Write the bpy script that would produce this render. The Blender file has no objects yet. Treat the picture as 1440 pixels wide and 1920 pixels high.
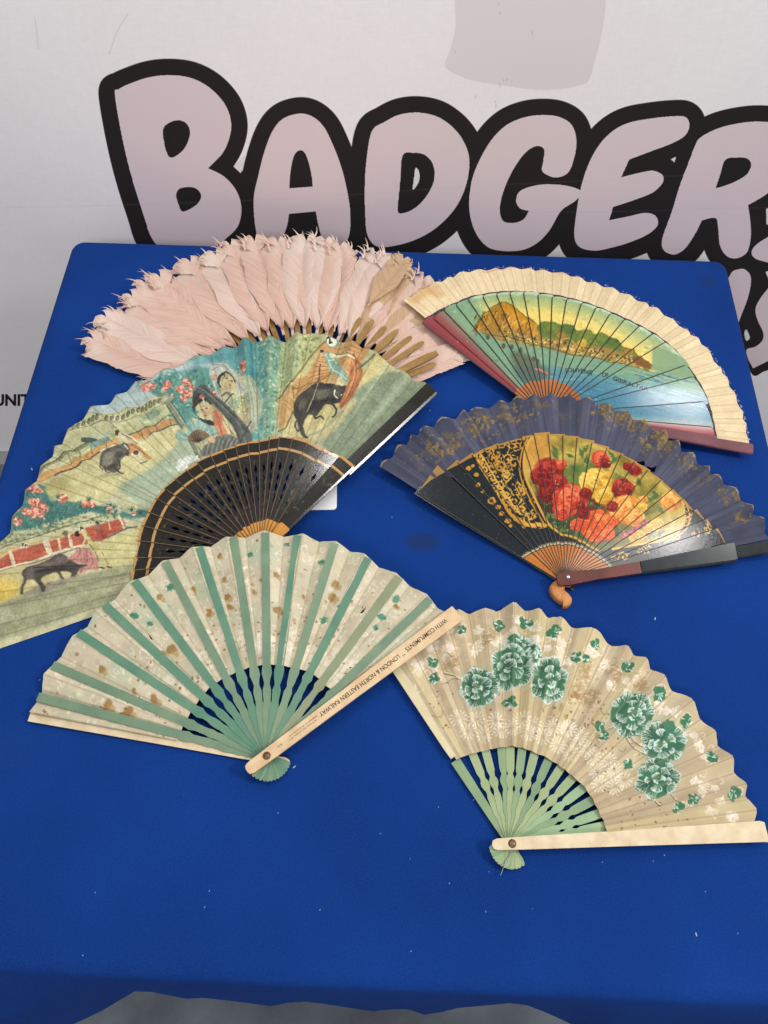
import bpy, math, random
import numpy as np
from mathutils import Matrix, Vector

# ------------------------------------------------------------------ camera, light, exposure
H = 0.74                      # camera height above the table top (table top is z = 0)
FPX, CX, CY = 1440.0, 720.0, 960.0
PITCH, ROLL = math.radians(62.0), math.radians(2.4)
scene = bpy.context.scene
FW = np.array([0, math.cos(PITCH), -math.sin(PITCH)])
_r0 = np.array([1.0, 0, 0]); _u0 = np.cross(_r0, FW)
RT = math.cos(ROLL) * _r0 + math.sin(ROLL) * _u0
UP = -math.sin(ROLL) * _r0 + math.cos(ROLL) * _u0
CAM = np.array([0, 0, H])
cd = bpy.data.cameras.new('camera'); cam = bpy.data.objects.new('camera', cd)
scene.collection.objects.link(cam)
cd.sensor_fit = 'VERTICAL'; cd.sensor_height = 36.0; cd.sensor_width = 27.0
cd.lens = FPX / 1920 * 36.0; cd.clip_start = 0.01; cd.clip_end = 60
cam.matrix_world = Matrix(((RT[0], UP[0], -FW[0], 0), (RT[1], UP[1], -FW[1], 0),
                           (RT[2], UP[2], -FW[2], H), (0, 0, 0, 1)))
scene.camera = cam
world = bpy.data.worlds.new('World'); scene.world = world; world.use_nodes = True
bg = world.node_tree.nodes['Background']
bg.inputs[0].default_value = (0.95, 0.97, 1.0, 1); bg.inputs[1].default_value = 0.27

def area(name, loc, target, sx, sy, power, col, rz=0):
    l = bpy.data.lights.new(name, 'AREA'); l.shape = 'RECTANGLE'; l.size = sx; l.size_y = sy
    l.energy = power; l.color = col
    o = bpy.data.objects.new(name, l); scene.collection.objects.link(o)
    o.location = loc
    d = Vector(target) - Vector(loc)
    o.rotation_euler = d.to_track_quat('-Z', 'Y').to_euler()
    return o
area('unseen_overhead_light', (0.05, 1.52, 2.5), (0.05, 0.6, 0), 0.16, 0.16, 5.5, (1.0, 0.98, 0.96))
area('unseen_overhead_light', (1.40, 0.93, 2.5), (0.2, 0.4, 0), 0.13, 0.15, 2.4, (1.0, 0.98, 0.96))
area('unseen_overhead_light', (1.58, 2.18, 2.5), (0.2, 0.4, 0), 0.30, 0.40, 8, (1.0, 0.98, 0.96))
area('unseen_overhead_light', (1.95, 0.15, 2.2), (0.1, 0.4, 0), 0.42, 0.42, 37, (1.0, 0.98, 0.96))
area('unseen_overhead_light', (0.05, 0.42, 1.58), (0.0, 0.70, 0.1), 1.8, 0.4, 12, (1.0, 0.98, 0.96))  # unseen low lamp, added to brighten the banner
area('unseen_overhead_light', (-0.4, -2.0, 2.5), (-0.1, 0.8, 0.5), 2.4, 0.9, 42, (1.0, 0.98, 0.97))  # unseen lamp added in front, lifts the banner's brightness
scene.view_settings.view_transform = 'Standard'; scene.view_settings.look = 'None'
scene.view_settings.exposure = 0; scene.view_settings.gamma = 1
scene.cycles.max_bounces = 6

# ------------------------------------------------------------------ photo geometry helpers
def project(x, y, z):
    dx, dy, dz = x - CAM[0], y - CAM[1], z - CAM[2]
    a = dx * RT[0] + dy * RT[1] + dz * RT[2]
    b = dx * UP[0] + dy * UP[1] + dz * UP[2]
    c = dx * FW[0] + dy * FW[1] + dz * FW[2]
    return CX + FPX * a / c, CY - FPX * b / c
def ray(u, v):
    return FW + (u - CX) / FPX * RT - (v - CY) / FPX * UP
def onto(u, v, z=0.0):
    d = ray(u, v); t = (z - H) / d[2]
    return np.array([d[0] * t, d[1] * t])
def P(s):
    """'x,y x,y*' -> points, corner flags"""
    pts, cor = [], []
    for w in s.split():
        c = w.endswith('*'); w = w.rstrip('*')
        a, b = w.split(','); pts.append((float(a), float(b))); cor.append(c)
    return pts, cor
def smooth(pts, cor, n=6, closed=True):
    m = len(pts); out = []
    rngi = range(m if closed else m - 1)
    for i in rngi:
        p1 = np.array(pts[i]); p2 = np.array(pts[(i + 1) % m])
        p0 = p1 if (cor[i] or (not closed and i == 0)) else np.array(pts[i - 1])
        p3 = p2 if (cor[(i + 1) % m] or (not closed and i == m - 2)) else np.array(pts[(i + 2) % m])
        for k in range(n):
            t = k / n
            out.append(0.5 * (2 * p1 + (p2 - p0) * t + (2 * p0 - 5 * p1 + 4 * p2 - p3) * t * t + (3 * p1 - p0 - 3 * p2 + p3) * t ** 3))
    if not closed: out.append(np.array(pts[-1]))
    return out
def S(s, n=5, closed=True):
    p, c = P(s); return smooth(p, c, n, closed)

# ------------------------------------------------------------------ value noise
def _hash(ix, iy, seed):
    with np.errstate(over='ignore'):
        h = ix.astype(np.int32).view(np.uint32) * np.uint32(374761393) + iy.astype(np.int32).view(np.uint32) * np.uint32(668265263) + np.uint32(seed * 974711 & 0xffffffff)
        h = (h ^ (h >> np.uint32(13))) * np.uint32(1274126177)
    return ((h >> np.uint32(12)) & np.uint32(0xffff)).astype(np.float32) * np.float32(1 / 65535)
def vnoise(x, y, seed=0):
    x = np.asarray(x, np.float32); y = np.asarray(y, np.float32)
    ix, iy = np.floor(x), np.floor(y); fx, fy = x - ix, y - iy
    fx = fx * fx * (3 - 2 * fx); fy = fy * fy * (3 - 2 * fy)
    a = _hash(ix, iy, seed); b = _hash(ix + 1, iy, seed); c = _hash(ix, iy + 1, seed); d = _hash(ix + 1, iy + 1, seed)
    return (a * (1 - fx) + b * fx) * (1 - fy) + (c * (1 - fx) + d * fx) * fy
def fbm(x, y, seed=0, o=4):
    s = 0; a = 0.5; t = 0
    for k in range(o):
        s = s + a * vnoise(x, y, seed + k * 17); t += a; x = x * 2.03; y = y * 2.03; a *= 0.55
    return s / t

def col(c):
    if isinstance(c, str):
        return np.array([int(c[i:i + 2], 16) for i in (0, 2, 4)]) / 255.0
    return np.array(c, float) / 255.0

# ------------------------------------------------------------------ printed / painted surfaces
class Canvas:
    """A print in the metric coordinates of its own surface; px/py are where each texel appears in the photograph."""
    def __init__(s, name, x0, y0, x1, y1, res, pos, base):
        s.name = name; s.b = (x0, y0, x1, y1)
        s.nx = int(math.ceil((x1 - x0) / res)); s.ny = int(math.ceil((y1 - y0) / res))
        xs = x0 + (np.arange(s.nx) + .5) * (x1 - x0) / s.nx
        ys = y0 + (np.arange(s.ny) + .5) * (y1 - y0) / s.ny
        s.X, s.Y = np.meshgrid(xs, ys)
        s.U, s.V = (q.astype(np.float32) for q in project(*pos(s.X, s.Y)))
        s.rgb = np.empty((s.ny, s.nx, 3), np.float32); s.rgb[:] = col(base)
        s.a = np.ones((s.ny, s.nx), np.float32)
        s.cu = s.U[::12, ::12]; s.cv = s.V[::12, ::12]
        s.pad = 1.5 * 12 * max(np.percentile(np.abs(np.diff(s.U[::20], axis=1)), 99), np.percentile(np.abs(np.diff(s.V[:, ::20], axis=0)), 99), .2)
        s.clip = None
    def reg(s, u0, v0, u1, v1):
        m = (s.cu > u0 - s.pad) & (s.cu < u1 + s.pad) & (s.cv > v0 - s.pad) & (s.cv < v1 + s.pad)
        r, c = np.nonzero(m)
        if len(r) == 0: return None
        return (slice(max(0, (r.min() - 1) * 12), (r.max() + 2) * 12), slice(max(0, (c.min() - 1) * 12), (c.max() + 2) * 12))
    def inside(s, pts, R):
        U, V = s.U[R], s.V[R]; m = np.zeros(U.shape, bool); n = len(pts)
        for i in range(n):
            x1, y1 = pts[i]; x2, y2 = pts[(i + 1) % n]
            if y1 == y2: continue
            k = (y1 > V) != (y2 > V)
            m ^= k & (U < (x2 - x1) * (V - y1) / (y2 - y1) + x1)
        return m
    def mix(s, R, m, c, a):
        m = (m * a).astype(np.float32)
        if s.clip is not None: m = m * s.clip[R]
        c = col(c) if isinstance(c, (str, tuple)) else c
        s.rgb[R] += (c - s.rgb[R]) * m[..., None]
    @staticmethod
    def blur(m, k):
        m = m.astype(np.float32)
        for ax in (0, 1, 0, 1):
            w = 2 * k + 1
            pad = [(0, 0), (0, 0)]; pad[ax] = (k + 1, k)
            c = np.cumsum(np.pad(m, pad, mode='edge'), axis=ax)
            m = (np.take(c, np.arange(w, c.shape[ax]), axis=ax) - np.take(c, np.arange(0, c.shape[ax] - w), axis=ax)) / w
        return m
    def clipto(s, st):
        q = S(st, 4); a = np.array(q); s.clip = np.zeros((s.ny, s.nx), np.float32)
        R = s.reg(a[:, 0].min() - 2, a[:, 1].min() - 2, a[:, 0].max() + 2, a[:, 1].max() + 2); s.clip[R] = s.inside(q, R)
    def poly(s, pts, c, a=1., soft=0, rough=0):
        if isinstance(pts, str): pts = P(pts)[0]
        pts = [tuple(p) for p in pts]
        q = np.array(pts); e = soft * 3 + rough + 2
        R = s.reg(q[:, 0].min() - e, q[:, 1].min() - e, q[:, 0].max() + e, q[:, 1].max() + e)
        if R is None: return
        if rough:
            u, v = s.U[R], s.V[R]
            n1 = (fbm(u / 7, v / 7, 5, 3) - .5) * 2 * rough; n2 = (fbm(u / 7, v / 7, 9, 3) - .5) * 2 * rough
            su, sv = s.U[R].copy(), s.V[R].copy()
            s.U[R] += n1; s.V[R] += n2; m = s.inside(pts, R); s.U[R] = su; s.V[R] = sv
        else: m = s.inside(pts, R)
        if soft: m = s.blur(m, max(1, int(soft)))
        s.mix(R, m, c, a)
    def spoly(s, st, c, a=1., soft=0, rough=0, n=4):
        s.poly(S(st, n), c, a, soft, rough)
    def dist(s, pts, R, w1, w2):
        U, V = s.U[R], s.V[R]; best = np.full(U.shape, 1e9); n = len(pts) - 1
        for i in range(n):
            (x1, y1), (x2, y2) = pts[i], pts[i + 1]
            dx, dy = x2 - x1, y2 - y1; L = dx * dx + dy * dy + 1e-9
            t = np.clip(((U - x1) * dx + (V - y1) * dy) / L, 0, 1)
            d = np.hypot(U - x1 - t * dx, V - y1 - t * dy)
            w = w1 + (w2 - w1) * (i + t) / max(1, n)
            best = np.minimum(best, d - w / 2)
        return best
    def line(s, pts, w, c, a=1., w2=None, sm=True, edge=.6):
        if isinstance(pts, str): pts = S(pts, 4, False) if sm else P(pts)[0]
        w2 = w if w2 is None else w2
        q = np.array(pts); e = max(w, w2) / 2 + 2
        R = s.reg(q[:, 0].min() - e, q[:, 1].min() - e, q[:, 0].max() + e, q[:, 1].max() + e)
        if R is None: return
        d = s.dist([tuple(p) for p in pts], R, w, w2)
        s.mix(R, np.clip(.5 - d / (2 * edge), 0, 1), c, a)
    def ell(s, x, y, rx, ry, c, a=1., ang=0, soft=.12, rough=0, seed=0):
        e = max(rx, ry) * (1 + soft + rough) + 2
        R = s.reg(x - e, y - e, x + e, y + e)
        if R is None: return
        U, V = s.U[R] - x, s.V[R] - y; ca, sa = math.cos(ang), math.sin(ang)
        d = np.hypot((U * ca + V * sa) / rx, (-U * sa + V * ca) / ry)
        if rough: d = d + (fbm((U + x) / (.45 * max(rx, 2)), (V + y) / (.45 * max(ry, 2)), seed, 3) - .5) * 2 * rough
        s.mix(R, np.clip((1 - d) / soft + .5, 0, 1), c, a)
    def text(s, string, x, y, size, c, ang=0, sx=1., bold=0., a=1., per=None):
        """baseline starts at photo point x,y; size = cap height in photo pixels"""
        for tri in font_tris(string, bold):
            ca, sa = math.cos(ang), math.sin(ang)
            s.poly([(x + (px * sx * ca + py * sa) * size, y + (px * sx * sa - py * ca) * size) for px, py in tri], c, a)
    def dabs(s, n, sel, size, seed, al=.35, amp=.13):
        """small brush dabs that vary the tone of what is already painted"""
        g = np.random.default_rng(seed); r, c = np.nonzero(sel)
        for k in g.integers(0, len(r), n):
            u, v = float(s.U[r[k], c[k]]), float(s.V[r[k], c[k]]); q = np.clip(s.rgb[r[k], c[k]] * (1 + g.normal(0, amp)) + g.normal(0, .012, 3), 0, 1)
            z = size * g.uniform(.5, 1.2); s.ell(u, v, z, z * g.uniform(.3, .7), q.astype(np.float32) , al, g.uniform(0, 3.1), .5)
    def roughen(s, amt, scale, seed):
        """uneven brush edges: shift the print by a texel or two of noise"""
        dx = ((fbm(s.U / scale, s.V / scale, seed, 3) - .5) * 2 * amt).round().astype(int); dy = ((fbm(s.U / scale, s.V / scale, seed + 5, 3) - .5) * 2 * amt).round().astype(int)
        I, J = np.indices(s.a.shape); s.rgb = s.rgb[np.clip(I + dy, 0, s.ny - 1), np.clip(J + dx, 0, s.nx - 1)]
    def image(s, gamma=1.):
        im = bpy.data.images.new(s.name, s.nx, s.ny, alpha=True)
        buf = np.empty((s.ny, s.nx, 4), np.float32)
        buf[..., :3] = np.clip(np.clip(s.rgb, 0, 1) ** gamma, 0, 1); buf[..., 3] = s.a
        im.pixels.foreach_set(buf.ravel()); im.update(); im.pack()
        return im

_font = {}
def font_tris(string, bold=0.0):
    k = (string, bold)
    if k not in _font:
        cu = bpy.data.curves.new('t', 'FONT'); cu.body = string; cu.size = 1.0; cu.offset = bold
        o = bpy.data.objects.new('t', cu); scene.collection.objects.link(o)
        bpy.context.view_layer.update()
        me = o.evaluated_get(bpy.context.evaluated_depsgraph_get()).to_mesh()
        me.calc_loop_triangles()
        v = [(p.co.x / .69, p.co.y / .69) for p in me.vertices]
        _font[k] = [[v[i] for i in t.vertices] for t in me.loop_triangles]
        bpy.data.objects.remove(o); bpy.data.curves.remove(cu)
    return _font[k]

# ------------------------------------------------------------------ materials
def lin(c):
    c = col(c); return tuple(np.where(c < .04045, c / 12.92, ((c + .055) / 1.055) ** 2.4)) + (1.0,)
def nmat(name):
    m = bpy.data.materials.new(name); m.use_nodes = True
    nt = m.node_tree; return m, nt, nt.nodes['Principled BSDF']
def noise_node(nt, scale, detail=4, coord='Object', stretch=None, rough=.55):
    tc = nt.nodes.new('ShaderNodeTexCoord'); n = nt.nodes.new('ShaderNodeTexNoise')
    n.inputs['Scale'].default_value = scale; n.inputs['Detail'].default_value = detail; n.inputs['Roughness'].default_value = rough
    src = tc.outputs[coord]
    if stretch:
        mp = nt.nodes.new('ShaderNodeMapping'); mp.inputs['Scale'].default_value = stretch
        nt.links.new(src, mp.inputs[0]); src = mp.outputs[0]
    nt.links.new(src, n.inputs['Vector']); return n
def add_bump(nt, bs, h, strength, dist=.001):
    b = nt.nodes.new('ShaderNodeBump'); b.inputs['Strength'].default_value = strength; b.inputs['Distance'].default_value = dist
    nt.links.new(h, b.inputs['Height']); nt.links.new(b.outputs[0], bs.inputs['Normal']); return b
def print_mat(name, cv, rough=.8, coat=0, bump=.25, bscale=900, alpha=False, spec=.5, gamma=1., relief=0.):
    m, nt, bs = nmat(name)
    t = nt.nodes.new('ShaderNodeTexImage'); t.image = cv.image(gamma); t.extension = 'EXTEND'
    nt.links.new(t.outputs[0], bs.inputs['Base Color'])
    if alpha: nt.links.new(t.outputs[1], bs.inputs['Alpha'])
    bs.inputs['Roughness'].default_value = rough; bs.inputs['Coat Weight'].default_value = coat
    bs.inputs['Coat Roughness'].default_value = .12; bs.inputs['Specular IOR Level'].default_value = spec
    n = noise_node(nt, bscale, 3); b = add_bump(nt, bs, n.outputs[0], bump, .0006)
    if relief:          # brushed and embossed marks stand a little proud
        b2 = nt.nodes.new('ShaderNodeBump'); b2.inputs['Strength'].default_value = relief; b2.inputs['Distance'].default_value = .0012
        nt.links.new(t.outputs[0], b2.inputs['Height']); nt.links.new(b.outputs[0], b2.inputs['Normal']); nt.links.new(b2.outputs[0], bs.inputs['Normal'])
    return m
def plain_mat(name, c1, c2, scale=60, rough=.6, stretch=None, bump=.2, coat=0, metal=0, detail=5, spec=.5, rvar=0):
    m, nt, bs = nmat(name)
    n = noise_node(nt, scale, detail, stretch=stretch)
    r = nt.nodes.new('ShaderNodeValToRGB'); r.color_ramp.elements[0].position = .3; r.color_ramp.elements[1].position = .7
    r.color_ramp.elements[0].color = lin(c1); r.color_ramp.elements[1].color = lin(c2)
    nt.links.new(n.outputs[0], r.inputs[0]); nt.links.new(r.outputs[0], bs.inputs['Base Color'])
    bs.inputs['Roughness'].default_value = rough; bs.inputs['Coat Weight'].default_value = coat
    bs.inputs['Coat Roughness'].default_value = .1
    bs.inputs['Metallic'].default_value = metal; bs.inputs['Specular IOR Level'].default_value = spec
    if bump: add_bump(nt, bs, n.outputs[0], bump)
    return m

# ------------------------------------------------------------------ meshes
def mesh_obj(name, verts, faces, mat, parent=None, uv=None, smooth_sh=False, loc=(0, 0, 0)):
    me = bpy.data.meshes.new(name)
    me.from_pydata([tuple(map(float, v)) for v in verts], [], faces); me.update()
    if uv is not None:
        l = me.uv_layers.new(name='print')
        idx = np.empty(len(me.loops), np.int64); me.loops.foreach_get('vertex_index', idx)
        l.data.foreach_set('uv', np.asarray(uv, np.float32)[idx].ravel())
    if smooth_sh: me.polygons.foreach_set('use_smooth', [True] * len(me.polygons))
    me.materials.append(mat)
    o = bpy.data.objects.new(name, me); scene.collection.objects.link(o)
    o.location = loc
    if parent: o.parent = parent
    return o
def thing(name, label, cat, loc, group=None):
    o = bpy.data.objects.new(name, None); scene.collection.objects.link(o)
    o.empty_display_size = .03; o.location = loc; o['label'] = label; o['category'] = cat
    if group: o['group'] = group
    return o
def tag(o, label, cat, group=None):
    o['label'] = label; o['category'] = cat
    if group: o['group'] = group
    return o

EDGE = plain_mat('stick_edge_and_gap_shade', '1e1914', '3a2c1e', 200, .6, bump=0)  # dark bare edge, doubling as painted shade in the gaps between sticks

class Fan:
    def __init__(s, name, label, pivot, left, right, z0, g=(0, 0), stack=.010, group='folding fans spread on the blue table'):
        s.z0 = z0; s.g = g; s.stack = stack
        s.p = onto(*pivot, z0 + stack * .5)
        a = onto(*left, z0 + g[1] * .15) - s.p; b = onto(*right, z0 + stack) - s.p
        s.tL = math.atan2(a[1], a[0]) % (2 * math.pi); s.tR = math.atan2(b[1], b[0])
        if s.tL < s.tR: s.tL += 2 * math.pi
        s.root = thing(name, label, 'fan', (s.p[0], s.p[1], 0), group)
        s.cv = None
    def ang(s, dx, dy):
        mid = (s.tL + s.tR) / 2
        t = np.arctan2(dy, dx)
        return mid + (t - mid + np.pi) % (2 * np.pi) - np.pi
    def frac(s, t): return np.clip((s.tL - t) / (s.tL - s.tR), 0, 1)
    def base(s, dx, dy): return s.z0 + s.g[0] * dx + s.g[1] * dy + (s.g[2] * np.maximum(-dx, 0) if len(s.g) > 2 else 0)
    def zf(s, x, y):
        dx, dy = x - s.p[0], y - s.p[1]
        return s.base(dx, dy) + s.stack * s.frac(s.ang(dx, dy))
    def xy(s, u, v):
        z = s.z0
        for k in range(4):
            q = onto(u, v, z); z = float(s.zf(q[0], q[1]))
        return q
    def pol(s, u, v):
        q = s.xy(u, v) - s.p
        return float(s.ang(q[0], q[1])), float(np.hypot(*q))
    def curve(s, st):
        pr = sorted(s.pol(u, v) for u, v in (P(st)[0] if isinstance(st, str) else st))
        t = np.array([a for a, b in pr]); r = np.array([b for a, b in pr])
        return lambda x: np.interp(x, t, r)
    def canvas(s, name, rmax, base, res=.0005):
        ts = np.linspace(s.tR, s.tL, 60)
        xs = np.append(s.p[0] + rmax * np.cos(ts), s.p[0]); ys = np.append(s.p[1] + rmax * np.sin(ts), s.p[1])
        c = Canvas(name, xs.min() - .02, ys.min() - .035, xs.max() + .02, ys.max() + .02, res, lambda X, Y: (X, Y, s.zf(X, Y)), base)
        c.R = np.hypot(c.X - s.p[0], c.Y - s.p[1]); c.T = s.ang(c.X - s.p[0], c.Y - s.p[1])
        return c
    def uv(s, v, cv):
        x0, y0, x1, y1 = cv.b
        return [((p[0] + s.p[0] - x0) / (x1 - x0), (p[1] + s.p[1] - y0) / (y1 - y0)) for p in v]
    def strip(s, name, t, rows, mat, cv=None, thick=.0007, roll=0., zin=0., zout=0., fr=None, parent=None, holes=False, ujit=0., rr=(0., .25), edge=0., bev=0., emat=None):
        """stick: rows of (r, ccw offset, cw offset[, inner ccw, inner cw])"""
        d = np.array([math.cos(t), math.sin(t)]); n = np.array([-d[1], d[0]])
        fr = float(s.frac(t)) if fr is None else fr
        V, F, rimf = [], [], []
        def pt(r, c, dz):
            q = d * r + n * c
            k = (r - rr[0]) / (rr[1] - rr[0])
            z = s.base(q[0], q[1]) + s.stack * fr + roll * c + zin + (zout - zin) * k + dz
            return (q[0], q[1], z)
        def run(cols, rim=0):
            o = len(V); m = len(cols)
            if rim:          # narrow unpainted edge along the counter-clockwise side, where EDGE also paints the shaded gap, a hair lower than the painted face
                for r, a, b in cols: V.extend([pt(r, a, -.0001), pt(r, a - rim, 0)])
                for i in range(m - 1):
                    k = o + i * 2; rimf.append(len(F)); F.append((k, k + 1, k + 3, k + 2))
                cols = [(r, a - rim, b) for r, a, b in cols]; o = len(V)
            if bev:          # planed-off edge along the clockwise side
                for r, a, b in cols: V.extend([pt(r, b + bev, 0), pt(r, b, -bev * .42)])
                for i in range(m - 1): k = o + i * 2; F.append((k, k + 1, k + 3, k + 2))
                o = len(V)
            for r, a, b in cols:
                V.extend([pt(r, a, 0), pt(r, b + bev, 0), pt(r, b, -thick), pt(r, a, -thick)])
            for i in range(m - 1):
                k = o + i * 4; j = k + 4
                F.extend([(k, k + 1, j + 1, j), (k + 1, k + 2, j + 2, j + 1), (k + 2, k + 3, j + 3, j + 2), (k + 3, k, j, j + 3)])
            F.append((o, o + 3, o + 2, o + 1)); k = o + (m - 1) * 4; F.append((k, k + 1, k + 2, k + 3))
        if holes:
            run([(q[0], q[1], q[3]) for q in rows], edge); run([(q[0], q[4], q[2]) for q in rows])
        else: run(rows, edge)
        uv = s.uv([(v[0] + d[0] * ujit, v[1] + d[1] * ujit) for v in V], cv) if cv is not None else None
        o = mesh_obj(name, V, F, mat, parent or s.root, uv)
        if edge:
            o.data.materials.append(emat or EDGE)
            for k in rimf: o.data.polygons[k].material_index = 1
        return o
    def pleat_w(s, n, sub, jit, seed):
        rg = np.random.default_rng(seed); w = np.arange(n * sub + 1) / sub
        jw = (rg.random(n + 2) - .5) * jit; jw[0] = jw[n] = 0
        return w, w + np.interp(w, np.arange(n + 2), jw), rg
    def creases(s, cv, n, sub, jit, seed, phase, c, a, width=.0009, t0=None, t1=None):
        """darker fold lines, exactly where the leaf is folded"""
        t0 = s.tL if t0 is None else t0; t1 = s.tR if t1 is None else t1
        w, wj, _ = s.pleat_w(n, sub, jit, seed)
        fw = np.sort(np.concatenate([np.arange(-1, n + 1) + .5 - phase, np.arange(-1, n + 2) - phase])); fw = fw[(fw >= 0) & (fw <= n)]
        ts = np.sort(t0 + (t1 - t0) * np.interp(fw, w, wj) / n)
        k = np.clip(np.searchsorted(ts, cv.T), 1, len(ts) - 1)
        d = np.minimum(np.abs(cv.T - ts[k - 1]), np.abs(cv.T - ts[k])) * cv.R
        m = np.clip(1.3 - d / width, 0, 1) * (.55 + .9 * fbm(cv.U / 30, cv.V / 30, 77, 3))
        cv.mix((slice(None), slice(None)), np.clip(m, 0, 1), c, a)
    def leaf(s, rin, rout, n, ain, aout, mat, cv, zoff=0., phase=0., sub=6, nr=12, t0=None, t1=None, scal=.0, crumple=None, seed=0, sharp=1., thick=True, jit=.25):
        t0 = s.tL if t0 is None else t0; t1 = s.tR if t1 is None else t1
        V, F = [], []
        N = n * sub; kk = np.arange(n + 2)
        w, wj, rg = s.pleat_w(n, sub, jit, seed)
        amps = 1 + (rg.random(n + 2) - .5) * .7
        for i in range(N + 1):
            f = wj[i] / n; t = t0 + (t1 - t0) * f
            ph = (w[i] + phase) % 1.0
            tri = 1 - 4 * abs(ph - .5) if True else 0       # -1..1, high at ph=.5
            tri = np.sign(tri) * abs(tri) ** sharp
            am = float(np.interp(w[i], kk, amps)) * (crumple(t) if crumple else 1.)
            ri, ro = float(rin(t)), float(rout(t)) + scal * (tri - .5) + (rg.random() - .5) * .0006
            for j in range(nr + 1):
                g = j / nr; r = ri + (ro - ri) * g
                a = (ain + (aout - ain) * g) * am
                wob = .0006 * math.sin(r * 70 + i * .37) * g
                x, y = r * math.cos(t), r * math.sin(t)
                V.append((x, y, max(.0008 + .0004 * (1 + tri), s.base(x, y) + s.stack * float(s.frac(t)) + zoff + a * tri + wob)))
        M = nr + 1
        for i in range(N):
            for j in range(nr):
                F.append((i * M + j, i * M + j + 1, (i + 1) * M + j + 1, (i + 1) * M + j))
        for k in range(len(F)): F[k] = F[k]
        o = mesh_obj('leaf', V, F, mat, s.root, s.uv(V, cv), False)
        return o
    def rivet(s, mat, z, rad=.0028, off=(0, 0)):
        V, F = [], []; n = 14
        for k, (r, h) in enumerate(((1, 0), (.95, .0006), (.6, .0012), (.0, .0014))):
            for i in range(n):
                a = 2 * math.pi * i / n; V.append((off[0] + rad * r * math.cos(a), off[1] + rad * r * math.sin(a), z + h))
        for k in range(3):
            for i in range(n):
                F.append((k * n + i, k * n + (i + 1) % n, (k + 1) * n + (i + 1) % n, (k + 1) * n + i))
        return mesh_obj('rivet', V, F, mat, s.root, None, True)

# ================================================================== SETTING: floor, banner, table, cloth
FLOOR = -0.74
def floor():
    m, nt, bs = nmat('concrete')
    n = noise_node(nt, 9, 8); r = nt.nodes.new('ShaderNodeValToRGB')
    r.color_ramp.elements[0].position = .35; r.color_ramp.elements[1].position = .7
    r.color_ramp.elements[0].color = lin('585e68'); r.color_ramp.elements[1].color = lin('747a84')
    nt.links.new(n.outputs[0], r.inputs[0]); nt.links.new(r.outputs[0], bs.inputs['Base Color'])
    n2 = noise_node(nt, 160, 6); add_bump(nt, bs, n2.outputs[0], .5, .002); bs.inputs['Roughness'].default_value = .8
    o = mesh_obj('floor', [(-6, -6, FLOOR), (6, -6, FLOOR), (6, 6, FLOOR), (-6, 6, FLOOR)], [(0, 1, 2, 3)], m); o['kind'] = 'structure'
floor()

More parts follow.
